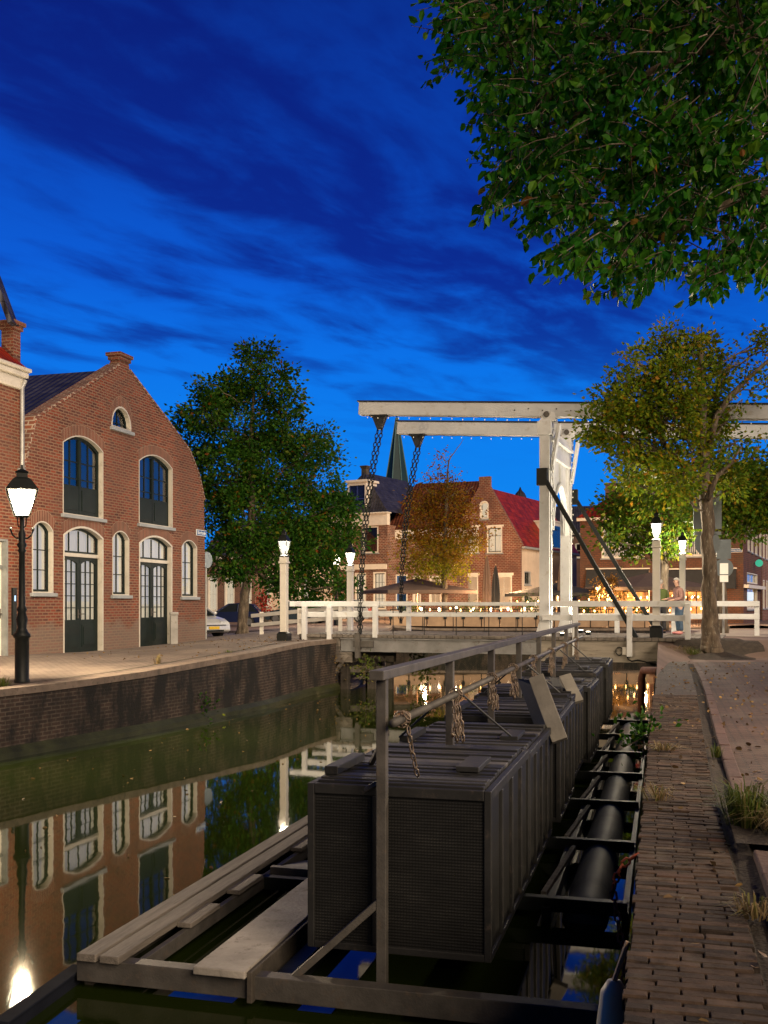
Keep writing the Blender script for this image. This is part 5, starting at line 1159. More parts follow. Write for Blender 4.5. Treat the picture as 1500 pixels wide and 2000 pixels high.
for k, (px, Y) in enumerate(((770, 62.5), (850, 62), (930, 63), (1000, 62.2), (1060, 62.4), (1100, 62), (1200, 62), (1260, 63), (1380, 65))):
    x = (px-750)*Y/F; z = gz(x, Y)+.01; lb = 'small square wooden table '+tl[k]
    if first: tb.location = (x, Y, z); tb['label'] = lb
    else: clone(tb, (x, Y, z), R(10*k), lb)
    for j, (dx, dy, rz) in enumerate(((-.75, .05, R(90)), (.75, -.05, R(-90)), (.05, .75, R(0)), (0, -.75, R(180)))):
        if (k+j) % 5 == 4: continue
        if first: ch.location = (x+dx, Y+dy, z); ch.rotation_euler = (0, 0, rz); first = False
        else: clone(ch, (x+dx, Y+dy, z), rz+R(random.uniform(-15, 15)), ch['label'])
# terrace light strings
def tstring(lb, pl, n, mat, Y0=61, r=.055):
    pts = []
    for i in range(len(pl)-1):
        A_ = D(pl[i][0], pl[i][1], Y0+.3*i); B_ = D(pl[i+1][0], pl[i+1][1], Y0+.3*(i+1))
        for j in range(8): u = j/8; p = A_.lerp(B_, u); p.z -= .12*4*u*(1-u); pts.append(p)
    pts.append(B_); string(lb, pts, n, mat, r, drop=.05)
tstring('string of orange bulbs along the terrace, left of the gate', [(810, 1184), (880, 1187), (960, 1187), (1048, 1186)], 12, BULB)
tstring('string of white bulbs along the terrace, left of the gate', [(806, 1186), (900, 1184), (1000, 1187), (1040, 1183)], 7, BULBW, 62, .07)
tstring('string of orange bulbs on the terrace, right of the gate', [(1130, 1190), (1180, 1186), (1240, 1189), (1330, 1187), (1400, 1180)], 13, BULB, 61)
tstring('string of bulbs under the right brown parasol', [(1220, 1160), (1270, 1164), (1320, 1160), (1370, 1163)], 12, BULB, 64.5)
tstring('string of white bulbs beside the person in pink', [(1340, 1178), (1375, 1172), (1400, 1180)], 5, BULBW, 62)
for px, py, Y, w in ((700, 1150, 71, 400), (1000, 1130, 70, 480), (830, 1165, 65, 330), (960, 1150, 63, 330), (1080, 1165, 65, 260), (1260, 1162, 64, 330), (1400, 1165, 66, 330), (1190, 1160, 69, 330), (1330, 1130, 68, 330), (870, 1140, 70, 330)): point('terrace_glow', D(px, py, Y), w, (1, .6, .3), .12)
tstring('string of orange bulbs over the back of the terrace', [(1000, 1172), (1060, 1170), (1110, 1172), (1160, 1166)], 8, BULB, 68)

# ---------------------------------------------------------------- cars
GLASSC = M('car_glass', (.012, .015, .018), .06, var=.1, bp=0, spec=.8); TYRE = M('tyre', (.015, .015, .015), .8, bp=.2); RIM = M('rim', (.3, .3, .31), .3, .8, bp=0)
PLATE = M('yellow_plate', (.6, .38, .02), .5, var=.05, bp=0); HEADL = M('headlight', (.5, .52, .55), .1, bp=0, spec=1); TAILL = emat('tail_light', (.6, .01, .01), .1, (.3, .01, .01))
def car(label, loc, rz, col, s=1.0, group='cars parked beyond the left end of the bridge'):
    paint = M('car_paint', col, .22, .3, var=.05, bp=0, spec=.7)
    t = thing('parked_car', label, 'car', loc, rz, group); t.scale = (s, s, s)
    prof = [(-1.8, .25), (-1.8, .62), (-1.74, .88), (-1.1, .93), (.75, .9), (1.45, .76), (1.75, .6), (1.8, .3), (1.55, .2)]
    def arch(cx): return [(cx+.36*math.cos(th), .26+.36*math.sin(th)) for th in [PI*i/8 for i in range(9)]]
    pl = prof[:-1]+[(1.62, .2)]+arch(1.15)+arch(-1.12)+[(-1.62, .2)]
    b_ = MB(); v, tr = tris(pl); st = ((-.82, 1, .0), (-.86, .98, .02), (.86, .98, .02), (.82, 1, .0))
    b_.prism(pl, -.84, .84); o = b_.build('body', paint, t, bev=.06)
    gh = MB(); lo = [(-1.72, .9), (-1.25, 1.38), (-.6, 1.45), (.15, 1.4), (.95, .9)]
    V = []
    for x, z in lo:
        k = .78 if z < 1 else .6
        V += [(x, -k, z), (x, k, z)]
    n = len(lo); gh.add(V, [(2*i, 2*i+2, 2*i+3, 2*i+1) for i in range(n-1)]+[tuple(range(2*n-2, -1, -2)), tuple(range(1, 2*n, 2))]); gh.build('windows', GLASSC, t)
    rf_ = MB().add([(-1.3, -.585, 1.36), (-.6, -.585, 1.465), (.2, -.585, 1.41), (.2, .585, 1.41), (-.6, .585, 1.465), (-1.3, .585, 1.36)], [(0, 1, 4, 5), (1, 2, 3, 4)])
    for sy in (-1, 1):
        for (a, b2) in (((.93, .9), (.17, 1.4)), ((-.38, .9), (-.42, 1.43)), ((-1.7, .9), (-1.27, 1.37))): rf_.bar((a[0], sy*.785, a[1]), (b2[0], sy*.6, b2[1]), .05, .09)
        rf_.bar((-1.27, sy*.598, 1.375), (-.6, sy*.598, 1.45), .05).bar((-.6, sy*.598, 1.45), (.17, sy*.598, 1.4), .05)
    rf_.build('roof', paint, t)
    for x in (1.15, -1.12):
        for y in (-.74, .74):
            w = MB().tube([(x, y-.1, .3), (x, y+.1, .3)], .3, 18).build('wheel', TYRE, t, bev=.02); sy = -1 if y < 0 else 1
            MB().tube([(x, y+sy*.1, .3), (x, y+sy*.11, .3)], .2, 12).build('rim', RIM, w)
    for y in (-.6, .6):
        MB().hexa([(1.5, y-.2, .58), (1.79, y-.2, .52), (1.79, y+.2, .52), (1.5, y+.2, .58)], [(1.42, y-.18, .77), (1.72, y-.18, .66), (1.72, y+.18, .66), (1.42, y+.18, .77)]).build('headlight', HEADL, t, bev=.02)
        MB().box(-1.83, -1.7, y-.14, y+.14, .62, .86).build('tail_light', TAILL, t, bev=.02)
    MB().box(1.8, 1.815, -.26, .26, .36, .47).build('number_plate', PLATE, t); MB().box(-1.815, -1.8, -.26, .26, .5, .61).build('number_plate', PLATE, t); MB().box(1.79, 1.808, -.5, .5, .26, .33).box(1.76, 1.8, -.62, .62, .5, .53).build('grille', IRON, t)
    for y in (-.95, .95): MB().ball((.75, y, .98), .1, 8, (.6, 1, .7)).build('mirror', paint, t, smooth=True)
    return t
def cl_(px, Y): x = (px-750)*Y/F; return (x, Y, gz(x, Y)+.01)
car('dark blue hatchback parked behind the trunk of the big green tree', cl_(455, 62), R(180), (.012, .02, .07), .95)
car('white car with yellow number plate nosing out behind the warehouse corner', (-8.05, 41.6, gz(-8, 41.6)+.01), R(-40), (.62, .63, .64), 1)
car('dark grey car parked behind the near left lamp post', cl_(582, 60), R(172), (.03, .045, .06), .98)
car('silver car parked behind the left bridge railing', cl_(668, 63), R(176), (.4, .4, .42), .95)

# ---------------------------------------------------------------- traffic signs
def traffic_sign(label, loc, rz, parts, h):
    t = thing('traffic_sign', label, 'traffic sign', loc, rz)
    MB().tube([(0, 0, -.1), (0, 0, h)], .035, 10).build('pole', M('sign_pole', (.4, .4, .38), .45, .3, bp=0), t)
    for k, z, w, hh in parts:
        if k == 'r': MB().tube([(0, -.045, z), (0, -.06, z)], w, 24).build('round_sign', SIGNG, t)
        else: o = MB().box(-w/2, w/2, -.06, -.045, z-hh/2, z+hh/2).box(-w/2, w/2, -.045, -.03, z-hh/2, z-hh/2+.04).box(-w/2, w/2, -.045, -.03, z+hh/2-.04, z+hh/2).build('square_sign', SIGNG if k == 's' else SWHITE, t, bev=.004)
        if k == 'w':
            mk = MB()
            for zz in (.3, .12, -.1): mk.box(-w*.3, w*.25, -.064, -.0605, z+zz*hh-.02, z+zz*hh+.02)
            mk.build('sign_marks', IRON, o)
    return t
x = (1381-750)*29.2/F; traffic_sign('grey backs of a tall rectangular and a round traffic sign behind the maple trunk', (x, 29.2, gz(x, 29.2)), R(-5), [('s', 3.7, .78, 1.15), ('r', 2.72, .36, 0), ('s', 3.0, .76, .1)], 4.3)
x = (1413-750)*33/F; traffic_sign('slim pole with a grey square sign and white plates just right of the maple', (x, 33, gz(x, 33)), R(-5), [('s', 2.75, .45, .62), ('r', 2.15, .3, 0)], 2.6)
t = [o for o in COL.objects if o.get('label', '').startswith('slim pole')][0]
MB().box(-.13, .13, -.08, -.062, 1.95, 2.3).box(-.13, .13, -.08, -.062, 1.7, 1.92).build('white_plate', SWHITE, t)
p = D(401, 1200, 37.6); traffic_sign('thin sign post with a small round sign at the right corner of the warehouse', (p.x+.02, 37.6, gz(p.x, 37.6)), R(60), [('r', 2.9, .3, 0)], 3.15)
# ---------------------------------------------------------------- trees
def tree(name, label, base, trunk, blobs, Y, ncl, nl, lsz, lm, spread=.42, cat='tree', limbs=True, droop=-.15, trunkmat=BARK):
    # trunk: [(px, py, radius in metres)], blobs: [(px, py, radius in px, depth shift in metres)]
    t = thing(name, label, cat, base); b0 = Vector(base)
    tp = [D(a, b_, Y)-b0 for a, b_, r in trunk]; tp[0] = Vector((tp[0].x, tp[0].y, -.1)); rr_ = [r for a, b_, r in trunk]
    k = Y/F; B = [(D(b_[0], b_[1], Y+(b_[3] if len(b_) > 3 else random.uniform(-1, 1)*.9))-b0, b_[2]*k, (b_[4] if len(b_) > 4 else 1)) for b_ in blobs]
    m = MB()
    # smooth trunk with a little wobble
    P = []; Rr = []
    for i in range(len(tp)-1):
        for j in range(5):
            u = j/5; P.append(tp[i].lerp(tp[i+1], u)+Vector((random.uniform(-.02, .02), random.uniform(-.02, .02), 0))); Rr.append((rr_[i]*(1-u)+rr_[i+1]*u)*random.uniform(.95, 1.06))
    P.append(tp[-1]); Rr.append(rr_[-1]); m.tube(P, Rr, 22)
    m.v = [p+Vector((math.sin(p.z*5+p.x*19), math.cos(p.z*4.3+p.y*23), 0))*.022*min(1, rr_[0]/.4) for p in m.v]
    tr = m.build('trunk', trunkmat, t, smooth=True)
    lb = MB(); top = P[int(len(P)*.45):]
    w = np.array([b_[1]**2*b_[2] for b_ in B]); w /= w.sum(); C = []; anchors = []
    def limb(a, e, r0, r1, n=6, cv=.25):
        q = [a.lerp(e, i/n)+Vector((0, 0, -cv*math.sin(PI*i/n)*.6))+Vector((random.uniform(-1, 1), random.uniform(-1, 1), random.uniform(-1, 1)))*.05*(a-e).length*(0 < i < n) for i in range(n+1)]
        lb.tube(q, [r0*(1-i/n)+r1*i/n for i in range(n+1)], 6); return q
    lq = []
    for c_, r_, s_ in B:
        a = min(top, key=lambda p: (p-c_).length+abs(p.z-(c_.z-r_*1.5))*1.2) if limbs else top[-1]
        lq.append(limb(a, c_, max(.03, rr_[-1]*.55), .018))
    cen = []
    for i in range(ncl):
        j = RNG.choice(len(B), p=w); c_, r_, s_ = B[j]; v = RNG.normal(0, 1, 3); v /= np.linalg.norm(v); rad = r_*RNG.uniform(.25, 1)**.45
        p = c_+Vector(v)*rad; cen.append((p, j, Vector(v)))
        if i % 2 == 0:
            q = lq[j]; limb(q[random.randint(3, 6)], p, .014, .004, 4, .08)
    lb.build('branches', trunkmat, tr, smooth=True, uv=False)
    PT = []; DR = []
    for p, j, v in cen:
        n = int(nl*RNG.uniform(.6, 1.4)*B[j][2]) ; o = RNG.normal(0, 1, (n, 3))*np.array([1, 1, .7])*spread*RNG.uniform(.6, 1.15)
        PT.append(np.array(p)+o); DR.append(o/spread*.6+np.array(v)*.5+np.array([0, 0, droop]))
    leaves('crown', np.concatenate(PT), np.concatenate(DR), lsz, lm, t)
    return t
LM_L = leafmat('linden_leaves', [(0, (.012, .055, .006)), (.45, (.025, .09, .008)), (.9, (.06, .14, .014)), (.97, (.12, .15, .014)), (.985, (.17, .08, .01)), (1, (.15, .04, .01))], .3)
LM_A = leafmat('autumn_leaves', [(0, (.13, .045, .008)), (.3, (.22, .085, .01)), (.55, (.24, .14, .012)), (.8, (.2, .18, .015)), (1, (.27, .1, .01))], .3, low=(2.5, 9.5, [(0, (.13, .19, .012)), (.6, (.24, .25, .014)), (1, (.3, .24, .014))]))
LM_M = leafmat('turning_maple_leaves', [(0, (.06, .13, .009)), (.4, (.12, .2, .012)), (.75, (.2, .24, .014)), (.95, (.26, .21, .014)), (1, (.28, .12, .014))], .3)
LM_O = leafmat('olive_green_leaves', [(0, (.04, .11, .009)), (.5, (.08, .155, .012)), (.88, (.15, .18, .014)), (1, (.22, .13, .012))], .3)
b = D(478, 1238, 43); b.z = gz(b.x, b.y)
tree('linden_tree', 'tall full green tree beside the gabled warehouse, trunk by the parked cars', b, [(474, 1238, .3), (474, 1215, .22), (480, 1150, .19), (486, 1080, .18), (492, 980, .15), (490, 860, .1), (496, 740, .04)],
     [(500, 700, 26), (515, 690, 16), (480, 735, 30), (535, 745, 34), (440, 770, 42), (410, 750, 16), (560, 790, 32), (400, 800, 36), (365, 818, 24), (480, 820, 70), (570, 850, 46), (385, 870, 45), (345, 850, 12), (440, 920, 70), (530, 910, 75), (610, 880, 40), (635, 850, 22), (620, 940, 45), (650, 900, 22), (410, 990, 60), (500, 1010, 75), (590, 1010, 60), (650, 1000, 36), (675, 985, 20), (460, 1080, 55), (545, 1080, 60), (630, 1070, 48), (680, 1055, 26), (415, 1075, 26), (420, 1118, 15), (640, 1135, 30), (585, 1140, 36), (675, 1150, 22), (540, 1130, 26), (600, 1165, 18)], 43, 900, 58, .165, LM_L, .29)
b = D(868, 1221, 64); b.z = gz(b.x, b.y)
tree('autumn_tree', 'small tree with orange and yellow autumn leaves on the terrace, thin bare top', b, [(868, 1221, .26), (868, 1160, .2), (868, 1090, .18), (872, 990, .11), (876, 900, .04), (905, 858, .01)],
     [(862, 890, 14, 0, .5), (878, 925, 20, 0, .5), (848, 925, 18, 0, .5), (890, 958, 18, 0, .6), (925, 950, 14, 0, .45), (912, 975, 14, 0, .5), (870, 975, 34), (830, 985, 30), (822, 950, 14, 0, .5), (900, 1010, 32), (835, 1025, 40), (880, 1050, 42), (812, 1065, 30), (850, 1085, 36), (905, 1060, 24), (925, 1035, 18), (795, 1098, 18), (820, 1110, 18), (890, 1105, 22), (868, 1115, 20), (935, 1055, 10)], 64, 420, 32, .17, LM_A, .4)
b = D(1388, 1282, 27.9); b.z = gz(b.x, b.y)
tree('maple_tree', 'near right tree with mottled trunk and turning green and yellow leaves beside the bridge end', b, [(1389, 1284, .46), (1389, 1275, .33), (1389, 1262, .27), (1388, 1240, .23), (1385, 1150, .19), (1383, 1050, .175), (1379, 975, .17), (1374, 900, .15), (1370, 800, .12), (1367, 690, .08), (1365, 660, .05)],
     [(1310, 660, 26), (1300, 690, 36), (1345, 672, 22), (1375, 680, 26), (1395, 700, 22), (1225, 695, 22), (1255, 720, 40), (1205, 730, 22), (1320, 740, 50), (1385, 750, 34), (1190, 785, 38), (1250, 790, 50), (1310, 810, 56), (1372, 810, 40), (1165, 830, 28), (1215, 845, 44), (1275, 870, 52), (1345, 870, 48), (1400, 860, 26), (1150, 850, 14, 0, .8), (1175, 870, 20), (1210, 890, 26), (1260, 920, 44), (1320, 930, 48), (1380, 930, 36), (1425, 945, 22), (1230, 935, 22), (1410, 830, 20, 0, .6), (1440, 860, 18, 0, .5), (1425, 730, 30, 0, .6), (1460, 700, 32, 0, .55), (1490, 685, 32, 0, .55), (1450, 780, 28, 0, .5), (1490, 745, 30, 0, .5), (1520, 660, 34, 0, .6), (1430, 810, 24, 0, .5), (1460, 850, 24, 0, .45), (1440, 900, 26, 0, .6)], 27.9, 640, 34, .125, LM_M, .19)
lbm = MB(); b0 = b
for pl, rr_ in (([(1376, 960), (1345, 915), (1315, 890), (1285, 850), (1240, 830)], (.11, .1, .08, .05, .02)), ([(1386, 870), (1398, 815), (1425, 775), (1455, 745), (1500, 705), (1540, 680)], (.09, .09, .08, .06, .05, .025)), ([(1380, 975), (1400, 930), (1430, 900), (1450, 870)], (.1, .07, .04, .02))):
    lbm.tube([D(a, c_, 27.7)-b0 for a, c_ in pl], rr_, 9)
mt = [o for o in COL.objects if o.name.startswith('maple_tree')][0]
lbm.build('main_limbs', BARK, [o for o in kids(mt) if o.name.startswith('trunk')][0], smooth=True, uv=False)
b = D(1297, 1236, 38.5); b.z = gz(b.x, b.y)
tree('street_tree', 'olive green tree behind the right white lamp post, thin pale trunk', b, [(1297, 1236, .2), (1297, 1150, .17), (1296, 1080, .15), (1290, 1010, .1), (1280, 940, .05)],
     [(1215, 985, 34), (1260, 975, 36), (1300, 960, 34), (1195, 1015, 22), (1235, 1030, 36), (1285, 1020, 40), (1320, 1000, 34), (1190, 1050, 14), (1220, 1065, 22), (1260, 1075, 22), (1300, 1070, 20), (1255, 940, 26), (1210, 945, 14, 0, .7), (1335, 1040, 18)], 38.5, 320, 30, .17, LM_O, .27)
b = D(1409, 1240, 35); b.z = gz(b.x, b.y)
tree('street_tree', 'dense green tree just behind the near right trunk, reaching the frame edge', b, [(1409, 1240, .27), (1409, 1200, .2), (1408, 1110, .18), (1408, 1020, .15), (1412, 940, .08)],
     [(1400, 935, 34), (1440, 920, 38), (1480, 915, 34), (1380, 975, 34), (1430, 975, 44), (1475, 965, 42), (1510, 940, 40), (1350, 985, 26), (1410, 1015, 30), (1455, 1015, 30), (1440, 1040, 16), (1500, 1000, 34), (1345, 1010, 20), (1530, 980, 40)], 35, 360, 30, .16, LM_O, .26)
# ---- the big near tree: trunk out of the frame, crown hanging over the quay
NT = CF(2.9, 8.2); NTZ = .06
t = thing('elm_tree', 'big tree whose dark green leafy boughs hang into the top right corner', 'tree', (NT.x, NT.y, NTZ))
b0 = Vector((NT.x, NT.y, NTZ))
tm = MB().tube([(0, 0, -.1), (0, 0, .2), (.02, .03, 1.5), (-.05, .05, 3), (-.1, .1, 4.6), (-.15, .1, 6.5), (-.1, .1, 9)], [.42, .32, .27, .25, .23, .18, .06], 14).build('trunk', BARK, t, smooth=True)
POLY = [(852, -40), (872, 60), (866, 140), (915, 155), (950, 185), (965, 225), (950, 262), (930, 308), (960, 315), (980, 340), (945, 365), (955, 392), (1000, 405), (1045, 440), (1090, 450), (1085, 488), (1135, 515), (1170, 525), (1210, 562), (1262, 575), (1305, 535), (1345, 520), (1380, 530), (1400, 570), (1440, 500), (1500, 545), (1560, 600), (1700, 600), (2000, 450), (2150, 0), (2000, -700), (1500, -1000), (1000, -700)]
HOLES = [(1360, 480, 24), (1185, 495, 14), (1095, 345, 13), (1120, 95, 12), (1015, 350, 12), (1240, 215, 10), (1330, 330, 8), (985, 130, 10), (1060, 225, 9), (1180, 400, 10), (1290, 470, 10), (1425, 200, 8), (1400, 440, 12), (1130, 250, 8)]
bm_ = MB(); PT = []; DR = []
hub = [Vector((-.1, .1, 4.2)), Vector((-.12, .1, 5.2)), Vector((-.15, .1, 6.3))]
limbs = []
for k, (px, py, Yd) in enumerate(((1000, 60, 8.2), (1050, 250, 7.4), (1120, 400, 8.6), (1260, 480, 7.2), (1250, 150, 9.2), (1400, 380, 9.0), (1450, 60, 6.8), (1600, 350, 7.6), (1300, -250, 7.8), (1050, -250, 8.4), (1700, -300, 8), (1800, 250, 9.4), (1420, 480, 7.8))):
    e = D(px, py, Yd)-b0; a = hub[k % 3] if py > -100 else hub[2]; n = 10
    q = [a.lerp(e, i/n)+Vector((0, 0, .45*math.sin(PI*i/n)))+Vector((random.uniform(-1, 1), random.uniform(-1, 1), random.uniform(-1, 1)))*.07*(0 < i < n) for i in range(n+1)]
    bm_.tube(q, [.085*(1-i/n)+.012 for i in range(n+1)], 7); limbs.append(q)
allq = [p for q in limbs for p in q[2:]]
nt = 0; tries = 0
while nt < 3000 and tries < 60000:
    tries += 1
    px = RNG.uniform(820, 2100); py = RNG.uniform(-900, 620)
    if px > 1560 or py < -90:
        if RNG.random() > .25: continue
    if not pip((px, py), POLY) or any(math.hypot(px-h[0], py-h[1]) < h[2]*1.4 for h in HOLES): continue
    Yd = RNG.uniform(6.3, 9.9); e = D(px, py, Yd)-b0
    a = min(allq, key=lambda p: (p-e).length)
    d = (e-a); ln = d.length; d = d.normalized() if ln > .05 else Vector((-1, 0, 0)); out = Vector((-.55, -.15, -.35)); tw = (d*.5+out+Vector(RNG.normal(0, .3, 3))).normalized()
    st_ = e-tw*RNG.uniform(.1, .25); L_ = RNG.uniform(.25, .45)
    if nt % 6 == 0 and ln < 1.3: bm_.tube([a, a.lerp(st_, .35)+Vector((0, 0, .06))+Vector(RNG.normal(0, .05, 3)), a.lerp(st_, .7)+Vector(RNG.normal(0, .05, 3)), st_], [.007, .005, .004, .003], 4)
    bm_.tube([st_, st_+tw*L_*.5, st_+tw*L_+Vector((0, 0, -.03))], [.005, .004, .002], 3)
    m = RNG.integers(9, 16)
    for i in range(m):
        u = (i+.5)/m; p = st_+tw*L_*u; sd = Vector(RNG.normal(0, 1, 3)); sd = (sd-tw*sd.dot(tw)).normalized()
        PT.append(p+sd*.02); DR.append(sd*.75+tw*.45+Vector((0, 0, -.75)))
    nt += 1
bm_.build('branches', BARK, tm, smooth=True, uv=False)
LM_N = leafmat('elm_leaves', [(0, (.008, .065, .006)), (.4, (.018, .105, .008)), (.8, (.045, .165, .012)), (.99, (.1, .22, .018)), (.996, (.2, .08, .02)), (1, (.08, .13, .02))], .4, .42)
leaves('crown', [tuple(p) for p in PT], [tuple(p) for p in DR], .076, LM_N, t, fold=.22, wid=.31, jit=.22, six=True)

# ---------------------------------------------------------------- plants and litter
DRY = leafmat('dry_grass', [(0, (.16, .12, .06)), (.6, (.26, .19, .1)), (1, (.12, .14, .04))], .2); FRESH = leafmat('fresh_grass', [(0, (.06, .1, .02)), (.6, (.1, .14, .03)), (1, (.2, .17, .07))], .25)
def tuft(name, label, loc, r, h, n, mat, cat='grass tuft', flat=.5):
    t = thing(name, label, cat, loc); m = MB()
    for i in range(n):
        th = random.uniform(0, 2*PI); a = random.uniform(0, r*.5); b_ = Vector((a*math.cos(th), a*math.sin(th), -.01)); hh = h*random.uniform(.4, 1.1); o = random.uniform(.2, 1)*r; d = Vector((math.cos(th), math.sin(th), 0)); w = random.uniform(.003, .006)*max(1, h*3); s_ = Vector((-d.y, d.x, 0))*w
        p1 = b_+d*o*.35+Vector((0, 0, hh*.75)); p2 = b_+d*o*1.1+Vector((0, 0, hh*random.uniform(flat, 1.0)))
        m.add([b_-s_, b_+s_, p1+s_*.8, p1-s_*.8, p2], [(0, 1, 2, 3), (3, 2, 4)])
    m.build('blades', mat, t, uv=False); return t
def qz(v, z): v.z = z; return v
tuft('grass_tuft', 'big green grass tuft in the planting pit at the right edge', qz(CF(.52, 6.95), .09), .26, .3, 420, FRESH)
tuft('grass_tuft', 'straw coloured dry grass beside the big green tuft', qz(CF(.72, 6.75), .09), .3, .2, 220, DRY, flat=.2)
tuft('grass_tuft', 'bright green weed right of the big tuft in the planting pit', qz(CF(.8, 7.1), .09), .12, .22, 70, FRESH)
tuft('grass_tuft', 'dry grass hanging over the quay edge beside the floats', qz(CF(-.02, 7.9), .04), .22, .16, 60, DRY, flat=.2)
tuft('grass_tuft', 'thin dry weeds on the quay edge in the middle of the walk', qz(CF(.02, 10.6), .04), .26, .11, 60, DRY, flat=.2)
tuft('grass_tuft', 'small green weed by the kerb joint halfway along the quay', qz(CF(.5, 10.2), .05), .1, .14, 60, FRESH)
tuft('grass_tuft', 'dry weed low on the soil strip near the photographer', qz(CF(.42, 5.1), .04), .16, .12, 80, DRY, flat=.2)
tuft('grass_tuft', 'yellow green grass at the foot of the near right tree', qz(D(1352, 1283, 28.0), .02), .45, .3, 350, FRESH)
tuft('grass_tuft', 'dry grass between the bridge end and the near right tree', qz(D(1325, 1270, 28.7), .12), .8, .25, 420, DRY, flat=.2)
tuft('grass_tuft', 'tall dry weed on the left quay before the warehouse doors', qz(D(308, 1290, 23.6), .03), .15, .4, 60, DRY)
tuft('grass_tuft', 'low green weed on the coping right of the warehouse', qz(D(447, 1280, 26.6), .12), .22, .2, 80, FRESH)
tuft('grass_tuft', 'low green weed near the dry one on the left quay', qz(D(420, 1287, 25.2), .1), .2, .12, 70, FRESH)
tuft('grass_tuft', 'green grass at the far left, by the cast iron lamp', qz(D(5, 1335, 18.9), -.04), .25, .22, 120, FRESH)
def shrub(label, loc, r, n, mat, sz):
    t = thing('weed_bush', label, 'plant', loc); P = RNG.normal(0, r*.45, (n, 3)); leaves('foliage', P, P+np.array([0, 0, .2]), sz, mat, t)
    m = MB()
    for k in range(9): v = Vector(RNG.normal(0, 1, 3)).normalized()*r; m.tube([(0, 0, 0), v*.5, v], [.008, .005, .003], 4)
    m.build('stems', BARK, t, uv=False)
shrub('dark leafy weed growing out of the quay edge above the floats', CF(-.2, 12.2, -.05), .3, 260, LM_L, .07)
shrub('green weed on the timber trestle at the waterline', BL(XJ+.9, -.2, -1.0), .45, 220, FRESH, .1)
shrub('brown dead weed hanging on the left bridge abutment', BL(XJ-.3, -.1, -.9), .5, 220, DRY, .08)
shrub('green ferns on the trestle behind the handrail', BL(XJ+2.3, 1.2, -1.05), .5, 260, FRESH, .12)
shrub('green plants at the foot of the left quay wall', D(385, 1382, 24.0), .4, 260, LM_L, .08)
# potted tree with lights
b = D(1183, 1222, 64); b.z = gz(b.x, b.y)
tree('fairy_lit_tree', 'small tree full of warm bulbs below the awning left of the right parasol', b, [(1183, 1222, .07), (1184, 1195, .06), (1186, 1150, .03)], [(1175, 1150, 18), (1195, 1145, 18), (1165, 1165, 14), (1205, 1165, 14), (1185, 1135, 14)], 64, 90, 16, .13, leafmat('warm_lit_leaves', [(0, (.12, .07, .02)), (1, (.25, .15, .04))], .4), .2)
PB = []
for i in range(26): PB.append(D(RNG.uniform(1160, 1212), RNG.uniform(1135, 1180), RNG.uniform(63.2, 64.8)))
PB.sort(key=lambda p: p.z); string('string of warm bulbs wound through the small lit tree', PB, 26, BULB, .055, drop=.03)
point('lit_tree_glow', D(1184, 1160, 62.6), 90, (1, .6, .25), .1)
# fallen leaves on quay and water
P = []; 
for i in range(900):
    a = random.uniform(-.08, 4); d = random.uniform(3.3, 26); v = CF(a, d); P.append((v.x, v.y, gz(v.x, v.y)+(.05 if a < EW(d) else .07)))
for i in range(260):
    d = random.uniform(22, 34); a = random.uniform(-15, -9.9); v = CF(a, d)
    if not pip(v, BASIN): P.append((v.x, v.y, gz(v.x, v.y)+.02))
for i in range(150):
    d = random.uniform(8, 30); a = random.uniform(-10, -4.2); v = CF(a, d)
    if pip(v, BASIN): P.append((v.x, v.y, WZ+.006))
dr = RNG.normal(0, 1, (len(P), 3)); dr[:, 2] *= .12
FALL = leafmat('fallen_leaf_litter', [(0, (.1, .06, .03)), (.5, (.18, .12, .06)), (.8, (.25, .17, .07)), (1, (.08, .05, .03))], .1)
o = leaves('fallen_leaves', P, dr, .055, FALL, None, fold=.1, wid=.3, jit=.05, six=True); kind(o, 'stuff', 'scattered dry leaves on the quays and the water')
# fenders, chains and the rope at the right quay wall
p = CF(-.2, 4.6, -.6); t = thing('fender', 'pale worn fender hanging on the right quay wall near the photographer', 'fender', p)
MB().tube([(0, 0, .45), (0, 0, .4), (0, 0, .2), (0, 0, -.3), (0, 0, -.45), (0, 0, -.5)], [.03, .06, .085, .085, .05, .02], 12).build('body', M('fender_pvc', (.6, .58, .42), .5, var=.2, bp=.05), t, smooth=True); MB().tube([(0, 0, .45), (.06, 0, .62)], .012, 6).build('rope', TAN, t)
p = CF(-.16, 6.2, -.15); t = thing('mooring_chain', 'rusty red mooring chain looping down the right quay wall', 'chain', p); m = MB()
chain_path(m, [Vector((.03, 0, .18)), Vector((-.06, .05, .1)), Vector((-.1, .1, -.05)), Vector((-.06, .0, -.4)), Vector((-.05, -.05, -.8)), Vector((-.05, -.1, -1.2))], .06, .008, .02); m.build('links', M('red_rust', (.28, .06, .03), .7, .3, var=.4, sc=20, bp=.2), t, uv=False)
p = CF(-.2, 24.3, -.4); t = thing('mooring_post', 'rusty red mooring tube standing at the far end of the right quay wall', 'post', p)
MB().tube([(0, -.8, .36), (0, -.6, .38), (0, .8, .3), (0, 1.0, .1), (0, 1.05, -.8)], .09, 12).build('tube', M('rust_brown', (.16, .06, .035), .75, .2, var=.4, sc=8, bp=.2), t, smooth=True); MB().tube([(0, -.8, .36), (-.02, -.82, .2), (0, -.8, .05)], .015, 6).build('hook', IRON, t)
